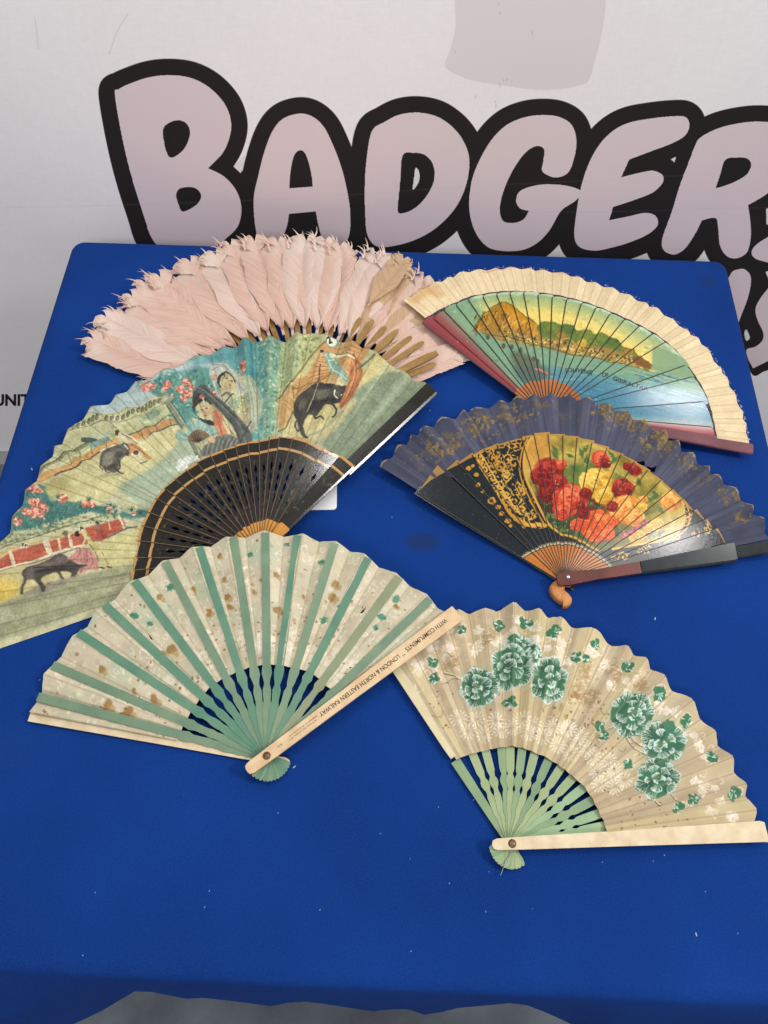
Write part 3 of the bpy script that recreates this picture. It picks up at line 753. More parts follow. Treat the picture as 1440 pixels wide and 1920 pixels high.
def feather_mat(name, base, dark, tint):
    m, nt, bs = nmat(name)
    tc = nt.nodes.new('ShaderNodeTexCoord'); sp = nt.nodes.new('ShaderNodeSeparateXYZ'); nt.links.new(tc.outputs['UV'], sp.inputs[0])
    ab = nt.nodes.new('ShaderNodeMath'); ab.operation = 'SUBTRACT'; ab.inputs[1].default_value = .5; nt.links.new(sp.outputs[0], ab.inputs[0])
    a2 = nt.nodes.new('ShaderNodeMath'); a2.operation = 'ABSOLUTE'; nt.links.new(ab.outputs[0], a2.inputs[0])
    mp = nt.nodes.new('ShaderNodeMath'); mp.operation = 'MULTIPLY_ADD'; mp.inputs[1].default_value = -.22; nt.links.new(a2.outputs[0], mp.inputs[0]); nt.links.new(sp.outputs[1], mp.inputs[2])
    cb = nt.nodes.new('ShaderNodeCombineXYZ'); nt.links.new(mp.outputs[0], cb.inputs[0]); nt.links.new(sp.outputs[0], cb.inputs[1])
    info = nt.nodes.new('ShaderNodeObjectInfo'); nt.links.new(info.outputs['Random'], cb.inputs[2])
    mm = nt.nodes.new('ShaderNodeMapping'); mm.inputs['Scale'].default_value = (55, 2.2, 40); nt.links.new(cb.outputs[0], mm.inputs[0])
    n = nt.nodes.new('ShaderNodeTexNoise'); n.inputs['Scale'].default_value = 1; n.inputs['Detail'].default_value = 4; nt.links.new(mm.outputs[0], n.inputs[0])
    r = nt.nodes.new('ShaderNodeValToRGB'); e = r.color_ramp.elements; e[0].position = .32; e[1].position = .62
    e[0].color = lin(dark); e[1].color = lin(base); nt.links.new(n.outputs[0], r.inputs[0])
    # paler towards the worn tips, warmer towards the quill end
    n2 = noise_node(nt, 6, 3); tr = nt.nodes.new('ShaderNodeMath'); tr.operation = 'MULTIPLY'; nt.links.new(sp.outputs[1], tr.inputs[0]); nt.links.new(n2.outputs[0], tr.inputs[1])
    mr = nt.nodes.new('ShaderNodeMapRange'); mr.inputs['From Min'].default_value = .3; mr.inputs['From Max'].default_value = .62; mr.inputs['To Max'].default_value = .75; nt.links.new(tr.outputs[0], mr.inputs['Value'])
    mx = nt.nodes.new('ShaderNodeMix'); mx.data_type = 'RGBA'; nt.links.new(mr.outputs[0], mx.inputs[0]); nt.links.new(r.outputs[0], mx.inputs[6]); mx.inputs[7].default_value = lin(tint)
    nt.links.new(mx.outputs[2], bs.inputs['Base Color']); bs.inputs['Roughness'].default_value = .7
    bs.inputs['Sheen Weight'].default_value = .1; bs.inputs['Specular IOR Level'].default_value = .3
    add_bump(nt, bs, n.outputs[0], .35, .0008)
    # thin vane: some light passes through
    out = nt.nodes['Material Output']; tl = nt.nodes.new('ShaderNodeBsdfTranslucent'); nt.links.new(mx.outputs[2], tl.inputs[0])
    ms = nt.nodes.new('ShaderNodeMixShader'); ms.inputs[0].default_value = .22
    nt.links.new(bs.outputs[0], ms.inputs[1]); nt.links.new(tl.outputs[0], ms.inputs[2]); nt.links.new(ms.outputs[0], out.inputs[0])
    return m
def feather_fan():
    f = Fan('feather_fan', 'fan of pale pink feathers on gold sticks, at the back edge of the table', (576, 786), (160, 640), (866, 664), .003, (0, .0), .005)
    gold = plain_mat('gold_paint', '836330', '9f7c42', 90, .45, bump=.12, metal=.15)
    pink = feather_mat('pink_feather', 'e2c3b3', 'd8b09f', 'e0cfc0'); tan = feather_mat('tan_feather', 'ceae8c', 'bd9876', 'd4bc98')
    pale = feather_mat('pale_pink_feather', 'e6d0c3', 'dcbfb0', 'e4d6c8')
    R = f.curve('160,640 195,590 250,545 330,500 400,468 470,453 560,446 640,455 700,474 760,500 830,540 868,600 866,664')
    rs = f.curve('330,664 380,636 420,622 465,606 515,594 570,588 625,594 680,612 740,634 778,648 800,666 806,690')
    n = 22
    for i in range(n):
        t = f.tL - .10 - (f.tL - f.tR - .06) * i / (n - 1)
        r1 = float(rs(t)) + (.030 if i <= 13 else .004)
        rows = [(.0 + r1 * q, .0026 + .0010 * q, -.0026 - .0010 * q) for q in (-.06, 0, .2, .4, .6, .8, .93)] + [(r1 * .97, .0032, -.0032), (r1 * .99, .0024, -.0024), (r1, .0012, -.0012)]
        o = f.strip('stick', t, rows, gold, None, .0008, .05, .001, (.0125 if i % 2 else .009) if i > 13 else .002, rr=(0, r1))
        rows2 = None
    g_ = f.tR + .012
    f.strip('guard_stick', g_, [(-.01, .0025, -.0025), (0, .004, -.004), (.10, .0045, -.0045), (.165, .0042, -.0042), (.172, .003, -.003)], gold, None, .0025, 0, .003, .020, rr=(0, .17))
    me = [feather_mesh('feather', k) for k in range(7)]; me2 = [feather_mesh('feather', 40 + k, 1, 1) for k in range(5)]
    for m_ in me + me2: m_.materials.append(pink)
    rg = random.Random(12)
    def put(mesh, t, r0, r1, wsc, z, roll, tilt=0, mat=None, lift=0, zs=1.):
        o = bpy.data.objects.new('feather', mesh); scene.collection.objects.link(o); o.parent = f.root
        L = r1 - r0
        fr = float(f.frac(t))
        o.location = (r0 * math.cos(t), r0 * math.sin(t), z + f.stack * fr)
        o.rotation_mode = 'XYZ'; o.rotation_euler = (roll, -lift, t + tilt); o.scale = (L, L * wsc, L * zs)
        if mat is not None and mat is not pink:
            o.material_slots[0].link = 'OBJECT'; o.material_slots[0].material = mat
        return o
    N = 22; T0, T1 = f.tL - .03, f.tR - .04
    for i in range(N):                                    # long feathers
        u = i / (N - 1); t = T0 + (T1 - T0) * u
        r1 = float(R(t)) * rg.uniform(.95, .99) - .002; r0 = .46 * r1
        ragged = u > .72
        put(me[rg.randrange(7)], t + rg.uniform(-.02, .02), r0, r1, rg.uniform(.95, 1.1), .006 + .0004 * (i % 2), rg.uniform(.16, .26), rg.uniform(-.035, .035) - (.12 if ragged and rg.random() < .5 else 0), (pale if rg.random() < .3 else (tan if i in (15, 17) else pink)), .0, .35 if u > .78 else 1.)
    for i in range(n):                                    # short ones whose pointed bases sit between the sticks
        t = f.tL - .10 - (f.tL - f.tR - .06) * (i + .5) / (n - 1); u = i / (n - 1)
        rr = float(R(t)); r0 = float(rs(t)) * rg.uniform(.84, .90)
        put(me2[rg.randrange(5)], t + .02, r0, rr * rg.uniform(.64, .74), 1.12, .0085 + .0008 * (i % 4), rg.uniform(.03, .12), .04 + rg.uniform(-.05, .05), pale if rg.random() < .25 else None, -.045, .35)
    # broken tan feathers at the left edge and on the right
    put(me[1], f.tL + .17, .085, .195, .9, .004, .25, .0, tan, .02, .5)
    put(me[2], f.tL + .05, .08, .20, 1.0, .005, .1, 0, pink, 0, .5)
    t_, r_ = f.pol(740, 525); put(me[4], t_ + .04, r_ - .060, r_ + .028, 1.25, .014, .1, -.12, tan, .03, .5)
    f.rivet(BRASS, .010)
feather_fan()

# ================================================================== fan A: green ribs, railway lettering
def fan_a():
    f = Fan('folding_fan', 'cream paper fan with long green ribs and lettering on its pale wooden guard', (502, 1420), (62, 1335), (852, 1160), .0065, (0, .066), .010)
    R = f.curve('62,1330 72,1300 85,1268 112,1225 150,1182 200,1130 262,1082 315,1050 372,1026 440,1006 497,998 545,1002 610,1012 675,1037 730,1070 790,1110 848,1157')
    ri = f.curve('338,1375 355,1340 372,1315 392,1290 413,1275 440,1262 497,1246 545,1251 585,1262 610,1285 640,1310')
    cv = f.canvas('fan_a_print', .26, 'c6bba2')
    n = fbm(cv.U / 30, cv.V / 30, 1, 4); cv.rgb += ((n - .5) * .16)[..., None] * np.array([1, 1, 1.1])
    n2 = np.clip((fbm(cv.U / 55, cv.V / 55, 7, 3) - .48) * 4, 0, 1)[..., None]; cv.rgb += (col('afbba0') - cv.rgb) * n2 * .6
    g = np.random.default_rng(4)
    rm = lambda k: None
    from_pol = lambda t, r: project(*[float(q) for q in (lambda x, y: (x, y, f.zf(x, y)))(f.p[0] + r * math.cos(t), f.p[1] + r * math.sin(t))])
    for k in range(560):      # raised pale floral strokes
        t = g.uniform(f.tR, f.tL); r = g.uniform(.55, .98) * float(R(t)); u, v = from_pol(t, r)
        if k % 8 == 0: curl(cv, u, v, g.uniform(5, 11), g.uniform(0, 6), g.uniform(.5, .9), 2.4, 'e6e1cf', .65)
        else:
            a = g.uniform(0, 6.3); l = g.uniform(2, 7)
            cv.line([(u, v), (u + l * math.cos(a), v + l * math.sin(a)), (u + 1.6 * l * math.cos(a + .5), v + 1.6 * l * math.sin(a + .5))], 3.2, 'e4dfcd', .5, 1.2)
    for k in range(40):
        t = g.uniform(f.tR, f.tL); r = g.uniform(.44, .54) * float(R(t)); u, v = from_pol(t, r); daisy(cv, u, v, 9, k, .5)
    for k in range(170):     # small foxing spots
        t = g.uniform(f.tR, f.tL); r = (g.uniform(.41, .66) if k < 120 else g.uniform(.6, 1)) * float(R(t)); u, v = from_pol(t, r)
        cv.ell(u, v, g.uniform(1.2, 3.2), g.uniform(1.2, 2.6), '7d5d34' if k % 3 else '9c7844', .75, g.uniform(0, 3), .5, .3, k)
    for (x, y, r) in ((190, 1255, 11), (202, 1322, 14), (240, 1334, 14), (289, 1311, 13), (321, 1217, 15), (298, 1118, 9), (362, 1102, 8), (420, 1086, 7), (426, 1118, 10), (430, 1136, 9), (411, 1042, 7), (628, 1094, 12), (622, 1118, 13), (518, 1077, 9), (519, 1142, 12), (476, 1109, 6), (568, 1117, 5), (743, 1137, 7), (250, 1296, 8), (305, 1225, 9), (392, 1148, 10)):
        cv.ell(x, y, r * .75, r * .5, '93703a', .85, g.uniform(0, 3), .35, .4, int(x)); cv.ell(x + r * .5, y + r * .5, r * .6, r * .5, 'a9884f', .6, 0, .6, .4, int(y))
    for (x, y, r) in ((251, 1153, 9), (282, 1169, 6), (320, 1102, 9), (468, 1038, 6), (603, 1054, 7), (607, 1162, 8), (743, 1121, 8), (716, 1156, 8), (705, 1176, 6), (537, 1020, 5), (640, 1140, 7)):
        cv.ell(x, y, r, r * .7, '3d8466', .85, g.uniform(0, 3), .15, .35, int(x)); cv.line([(x - r, y - r * .4), (x, y), (x + r, y + .5 * r)], 1.6, '2d6c55', .7)
    for q in ('277,1187 281,1196 286,1201 284,1195', '234,1329 240,1331 237,1328', '237,1347 243,1350 240,1346', '675,1150 681,1143 688,1137 684,1144 680,1150', '529,1143 531,1149 530,1153', '757,1143 762,1144 759,1146', '655,1250 660,1252 656,1254', '308,1178 316,1186 311,1178'):
        R_ = cv.reg(*[min(p[0] for p in P(q)[0]) - 3, min(p[1] for p in P(q)[0]) - 3, max(p[0] for p in P(q)[0]) + 3, max(p[1] for p in P(q)[0]) + 3])
        cv.a[R_][cv.inside(P(q)[0], R_)] = 0
    cv.clip = None
    cv.roughen(2, 6, 4); cv.dabs(1500, (cv.R > .09) & (cv.R < .24) & (cv.T > f.tR) & (cv.T < f.tL), 5, 3, .4, .09)
    f.creases(cv, 14, 8, .25, 2, .5, '8d8466', .35)
    m = print_mat('backed_paper', cv, .55, 0, .5, 260, alpha=True, relief=.5, gamma=1.12)
    ribs = P('88,1312 118,1256 163,1197 210,1147 262,1102 318,1069 379,1042 440,1019 498,1003 558,1008 627,1024 689,1051 748,1085 808,1124')[0]
    f.leaf(ri, R, 14, .0010, .0032, m, cv, 0., .5, 8, 14, f.tL, f.tR, .0014, None, 2)
    greens = [plain_mat('green_stained_wood', a, b, 34, .55, (1, 1, 1), .2) for a, b in (('54745c', '73896c'), ('41725d', '5d8468'), ('747e5c', '858e6e'), ('627f64', '7a8c70'))]
    pick = [0, 0, 1, 1, 1, 0, 1, 0, 0, 1, 3, 1, 2, 0]
    bumps = [(.066, -.0016, .0028), (.078, .0010, .004), (.073, -.0012, .0018), (.040, .0008, .005), (.052, -.0006, .004), (.028, .0008, .004)]
    for i, q in enumerate(ribs):
        t, r = f.pol(*q)
        w = lambda r: (.0026 + .0014 * min(1, max(0, r / .06)) if r < .085 else (.0040 if r > .098 else .0034 + .0006 * (r - .085) / .013))
        rows = head_rows(.021, .0030) + wavy_stick(-.008, float(R(t)) - .002, w, 0, bumps)
        f.strip('stick', t, rows, greens[pick[i]], None, .0006, .02, .0012, .0038, rr=(.08, .24))
    # guards
    t, r = f.pol(66, 1335)
    f.strip('guard_stick', f.tL + .006, head_rows(.02, .004) + [(0, .004, -.004), (.11, .0048, -.0048), (float(R(f.tL)) + .002, .006, -.006)], CREAMW, None, .002, 0, -.0015, -.0018)
    gt = f.tR; gl = float(R(gt)) + .006
    gb = f.strip('guard_stick', gt, [(-.0215, .0018, -.0018), (-.0205, .0042, -.0042), (-.017, .0054, -.0054), (0, .0058, -.0058), (.1, .0068, -.0068), (gl - .001, .0086, -.0086), (gl, .008, -.008)], WOODC, None, .0028, 0, .0030, .0036)
    # lettering printed on the guard, read from the tip towards the rivet
    d = np.array([math.cos(gt), math.sin(gt)]); nn = np.array([-d[1], d[0]])
    V, F = [], []
    def put(string, r, size, c, sx=1., bold=0.):
        for tri in font_tris(string, bold):
            k = len(V)
            for px, py in tri:
                q = d * (r - px * sx * size) - nn * (c + py * size) if False else d * (r - px * sx * size) + nn * (c - py * size)
                kk = (np.dot(q, d)) / .25
                V.append((q[0], q[1], f.base(q[0], q[1]) + f.stack + .0030 + .0006 * kk + .00016))
            F.append((k, k + 1, k + 2))
    def wid(string): return max(p[0] for t_ in font_tris(string, 0.) for p in t_)
    def span(string, u0, v0, u1, v1, size, c, bold=0.):
        a = f.pol(u0, v0)[1]; b = f.pol(u1, v1)[1]; put(string, a, size, c, (a - b) / (wid(string) * size), bold)
    span('WITH COMPLIMENTS', 842, 1172, 766, 1228, .0042, .0030, .012)
    span('"', 762, 1231, 757, 1235, .004, .0018)
    span('LONDON & NORTH EASTERN RAILWAY', 752, 1236, 604, 1348, .0042, .0024, .012)
    span('Engraved for B. & Series Ltd.', 600, 1352, 548, 1392, .0013, .0022); span('& Trinton Rd, London, W.1', 596, 1355, 546, 1394, .0013, -.0004)
    span('18.116', 533, 1400, 525, 1408, .0016, .001)
    l = mesh_obj('lettering', V, F, INK, gb)
    f.rivet(BRASS, float(f.z0 + f.stack + .0032), .0036)
fan_a()

# ================================================================== fan B: green peonies on cream
def fan_b():
    f = Fan('folding_fan', 'cream fan painted with white-veined green peonies and rows of small daisies', (958, 1583), (742, 1250), (1428, 1566), .0045, (0, .004), .007)
    R = f.curve('735,1245 770,1200 820,1160 866,1146 900,1148 925,1141 950,1136 985,1139 1020,1150 1058,1165 1085,1177 1125,1188 1147,1206 1180,1217 1228,1255 1258,1288 1284,1305 1322,1352 1340,1380 1362,1412 1378,1440 1405,1495 1416,1545 1422,1560')
    ri = f.curve('856,1425 872,1418 905,1410 935,1403 958,1400 980,1404 1003,1413 1028,1424 1052,1440 1075,1459 1095,1477 1110,1500 1122,1525 1132,1545 1137,1570')
    cv = f.canvas('fan_b_print', .27, 'c4b495')
    n = fbm(cv.U / 24, cv.V / 24, 2, 4); cv.rgb += ((n - .5) * .16)[..., None]
    st = vnoise(cv.T * 16.3, cv.T * 0, 5); cv.rgb += (col('c6b684') - cv.rgb) * (np.clip((st - .5) * 3, 0, 1) * .5)[..., None]
    st = vnoise(cv.T * 21.3, cv.T * 0, 9); cv.rgb += (col('a8947a') - cv.rgb) * (np.clip((st - .55) * 3, 0, 1) * .55)[..., None]
    g = np.random.default_rng(8)
    pp = lambda t, r: project(f.p[0] + r * math.cos(t), f.p[1] + r * math.sin(t), float(f.zf(f.p[0] + r * math.cos(t), f.p[1] + r * math.sin(t))))
    W = 'ece4d4'
    def plume(x, y, a, l, d):
        for j in range(7):
            b = a + (j - 3) * .24 + g.uniform(-.06, .06); q = l * (1 - .09 * abs(j - 3)) * g.uniform(.8, 1.1)
            cv.line([(x, y), (x + .5 * q * math.cos(b), y + .5 * q * math.sin(b)), (x + q * math.cos(b + d * .22), y + q * math.sin(b + d * .22))], 1.2, W, .58, 3.2)
    for k in range(64):                                  # white acanthus border
        t = f.tR + (f.tL - f.tR) * (k + g.uniform(-.3, .3)) / 64; r = g.uniform(.80, .93) * float(R(t)); u, v = pp(t, r)
        plume(u, v, -t + g.choice((1.57, -1.57)) + g.uniform(-.7, .7), g.uniform(14, 24), 1 if k % 2 else -1)
        u, v = pp(t, r * g.uniform(.97, 1.05)); curl(cv, u, v, g.uniform(7, 13), g.uniform(0, 6.3), g.uniform(.4, .8), 2.6, W, .65, 1 if k % 2 else -1, 1.)
    for k in range(40):                                  # brown stems and gilt leaves
        t = g.uniform(f.tR + .15, f.tL - .1); r = g.uniform(.55, .85) * float(R(t)); u, v = pp(t, r)
        a = g.uniform(0, 6.3); l = g.uniform(8, 18)
        cv.line([(u, v), (u + l * math.cos(a), v + l * math.sin(a)), (u + 1.7 * l * math.cos(a + .8), v + 1.7 * l * math.sin(a + .8))], 1.6, '8a6a3e' if k % 2 else 'e6d6b6', .6)
        if k % 3 == 0: cv.ell(u, v, g.uniform(4, 9), g.uniform(3, 5), '93763c', .5, a, .4, .4, k)
    for (x, y) in ((1095, 1262), (1150, 1262), (1080, 1300), (1108, 1310), (916, 1196), (845, 1245), (1200, 1285)):   # rubbed brown-and-white patches
        cv.ell(x, y, 12, 17, '94764a', .5, .5, .7, .5, x)
        for q in range(34):
            u, v = x + g.normal(0, 9), y + g.normal(0, 15); l = g.uniform(2, 6); a = g.uniform(-.8, .5); cv.line([(u, v), (u + l * math.cos(a), v + l * math.sin(a))], 1.3, ('efe6d2', '7d5c34', 'f2ead8')[q % 3], .6)
    for k in range(150):
        t = g.uniform(f.tR, f.tL); r = g.uniform(.44, .72) * float(R(t)); u, v = pp(t, r)
        cv.ell(u, v, g.uniform(1., 2.6), g.uniform(1, 2.2), '6e4c2c', .75, g.uniform(0, 3), .5, .3, k)
    D = [(740 + a / 4, 1130 + b / 4) for a, b in ((475, 870), (605, 880), (755, 890), (545, 970), (670, 995), (885, 940), (960, 880), (1035, 920), (1110, 1010), (1180, 940), (1215, 1070), (1300, 950), (1390, 1000), (800, 960), (1000, 980))]
    D += [(1060 + a / 3.79, 1160 + b / 3.79) for a, b in ((20, 780), (80, 880), (30, 960), (190, 990), (340, 1080), (220, 1090), (240, 1180), (350, 1200), (410, 1150), (150, 930), (300, 1010))]
    for k, (x, y) in enumerate(D): daisy(cv, x, y, 15, k, .68)
    # stems below the flower groups
    for q in ('1170,1375 1180,1400 1200,1412 1215,1415', '1178,1378 1190,1396 1210,1404', '1200,1500 1190,1512 1180,1522', '1225,1498 1232,1512 1240,1506', '830,1262 850,1270 868,1278 880,1284', '828,1285 845,1275 860,1275', '1256,1490 1264,1502 1270,1512', '1130,1372 1150,1365 1160,1362'):
        cv.line(q, 2.2, '6d5b38', .8); cv.line(' '.join('%g,%g' % (a + 2, b - 2) for a, b in P(q)[0]), 1.5, W, .7)
    peony(cv, 972, 1216, 27, 31); peony(cv, 996, 1228, 20, 36); peony(cv, 958, 1252, 38, 32, 1.12); peony(cv, 897, 1291, 36, 33, 1.05); peony(cv, 1029, 1277, 34, 34, 1.3)
    peony(cv, 1182, 1341, 42, 35); peony(cv, 1243, 1393, 42, 37); peony(cv, 1231, 1460, 39, 38)
    for k, (x, y, r) in enumerate(((810, 1244, 12), (814, 1274, 11), (936, 1172, 12), (984, 1167, 14), (1037, 1186, 14), (864, 1184, 9), (955, 1320, 14), (1078, 1235, 11), (1097, 1238, 9), (1113, 1210, 11), (1176, 1251, 13), (1235, 1302, 15), (1286, 1354, 14), (1123, 1363, 11), (1130, 1381, 10), (1332, 1420, 13), (1176, 1433, 11), (1297, 1500, 12), (1271, 1516, 13), (1375, 1489, 14))):
        bud(cv, x, y, r, k)
    cv.roughen(1.8, 5, 3)
    f.creases(cv, 17, 8, .6, 5, .2, '7d6a4c', .40)
    m = print_mat('painted_gauze', cv, .75, 0, .4, 400, relief=.35, gamma=1.05)
    greens = [plain_mat('pale_green_wood', a, b, 40, .55, (1, 1, 1), .2) for a, b in (('829668', '98a67a'), ('6f8c66', '86996f'), ('7c9a74', '92ac82'), ('5f7c5c', '78906c'))]
    crump = lambda t: 1.0 + .9 * math.exp(-((t - f.pol(945, 1300)[0]) / .12) ** 2)
    f.leaf(ri, R, 17, .0016, .0042, m, cv, .0030, .2, 8, 14, f.tL, f.tR, .0022, crump, 5, jit=.6)
    ends = P('886,1412 910,1404 940,1398 957,1396 980,1400 1003,1412 1031,1420 1054,1436 1077,1455 1098,1474 1116,1498 1128,1524 1138,1548')[0]
    bumps = [(.060, -.0014, .0025), (.054, .0008, .003), (.047, -.0014, .003), (.030, .0006, .004), (.022, -.0005, .003)]
    for i, q in enumerate(ends):
        t, r = f.pol(*q)
        w = lambda r: .0022 + .0017 * min(1, max(0, r / .075))
        rows = head_rows(.020, .0032) + wavy_stick(-.006, r + .035, w, 0, bumps)
        f.strip('stick', t, rows, greens[(0, 0, 1, 0, 1, 0, 3, 0, 0, 2, 1, 2, 2)[i]], None, .0006, .02, 0, -.0012, rr=(.0, .12))
    f.strip('guard_stick', f.tL + .0, head_rows(.02, .003) + [(0, .003, -.003), (.085, .0052, -.0042)], greens[1], None, .0016, 0, .0, -.001)
    f.strip('guard_stick', f.tL - .004, [(.088, .0042, -.0062), (.10, .0048, -.0066), (.15, .0058, -.0074), (float(R(f.tL)) - .002, .0065, -.0085)], plain_mat('covered_guard', 'c2b58c', 'd6c9a4', 50, .7), None, .002, -.1, .003, .004)
    t = f.tR + .012; L = float(R(f.tR)) + .006
    f.strip('guard_stick', t, [(-.0175, .0012, -.0012), (-.0165, .0034, -.0034), (-.013, .0046, -.0046), (0, .005, -.005), (.1, .0064, -.0064), (L - .004, .0088, -.0084), (L, .0075, -.0088)], CREAMW, None, .003, 0, .0036, .0034)
    f.rivet(BRASS, float(f.z0 + f.stack + .0037), .0036)
    # thin wire loose from the rivet
    a = np.array([0, 0.]); b = f.xy(941, 1640) - f.p; V, F = [], []
    path = [(0, 0, .0145), (b[0] * .35 + .0008, b[1] * .35, .0135), (b[0] * .7, b[1] * .7, .008), (b[0], b[1], .004)]
    for (x, y, z) in path:
        for k in range(4):
            an = k * math.pi / 2; V.append((x + .00045 * math.cos(an), y, z + .00045 * math.sin(an)))
    for i in range(3):
        for k in range(4): F.append((i * 4 + k, i * 4 + (k + 1) % 4, i * 4 + 4 + (k + 1) % 4, i * 4 + 4 + k))
    mesh_obj('wire', V, F, STEEL, f.root, None, True)
fan_b()

# ================================================================== lacquered wooden fans: sticks lie like shingles, each over its left neighbour
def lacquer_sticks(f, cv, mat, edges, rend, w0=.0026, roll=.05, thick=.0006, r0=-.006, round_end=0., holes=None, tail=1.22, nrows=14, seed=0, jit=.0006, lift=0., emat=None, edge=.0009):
    g = random.Random(seed); ts = [f.pol(*q)[0] for q in edges]; n = len(ts)
    out = []
    for i in range(n - 1):
        t = ts[i]; sp = ts[i] - ts[i + 1]; L = float(rend(t - sp * .5)) + g.uniform(-jit, jit)
        rows = []
        rr = [r0, 0] + [L * (k / nrows) ** 1.0 for k in range(1, nrows + 1)]
        if holes: rr = [r0, 0] + [L * k / 60 for k in range(2, 61)]
        for r in rr:
            q = max(0, r) / L
            a = w0 * (1 - q) + .0002; b = -(w0 * (1 - q) + sp * max(r, 0) + min(.0028, sp * max(r, 0) * .3))
            rows.append((r, a, b))
        if round_end:
            r, a, b = rows[-1]; m = (a + b) / 2; h = (a - b) / 2; rows = rows[:-1]
            for k in range(0, 6):
                an = k / 5 * math.pi / 2 * .93
                rows.append((L - round_end + round_end * math.sin(an), m + h * math.cos(an) ** .6, m - h * math.cos(an) ** .6))
        if holes:
            new = []
            for r, a, b in rows:
                q = r / L; c = (a + b) / 2 * .8; gp = 0
                for (hc, hl, hw) in holes:
                    gp = max(gp, hw * (1 - abs(q - hc) / hl))
                gp = max(0, gp) * min(1, (a - b) / .008)
                new.append((r, a, b, c + gp, c - gp))
            rows = new
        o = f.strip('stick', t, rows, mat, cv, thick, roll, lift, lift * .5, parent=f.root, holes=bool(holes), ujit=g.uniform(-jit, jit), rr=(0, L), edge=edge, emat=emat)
        out.append(o)
    return ts

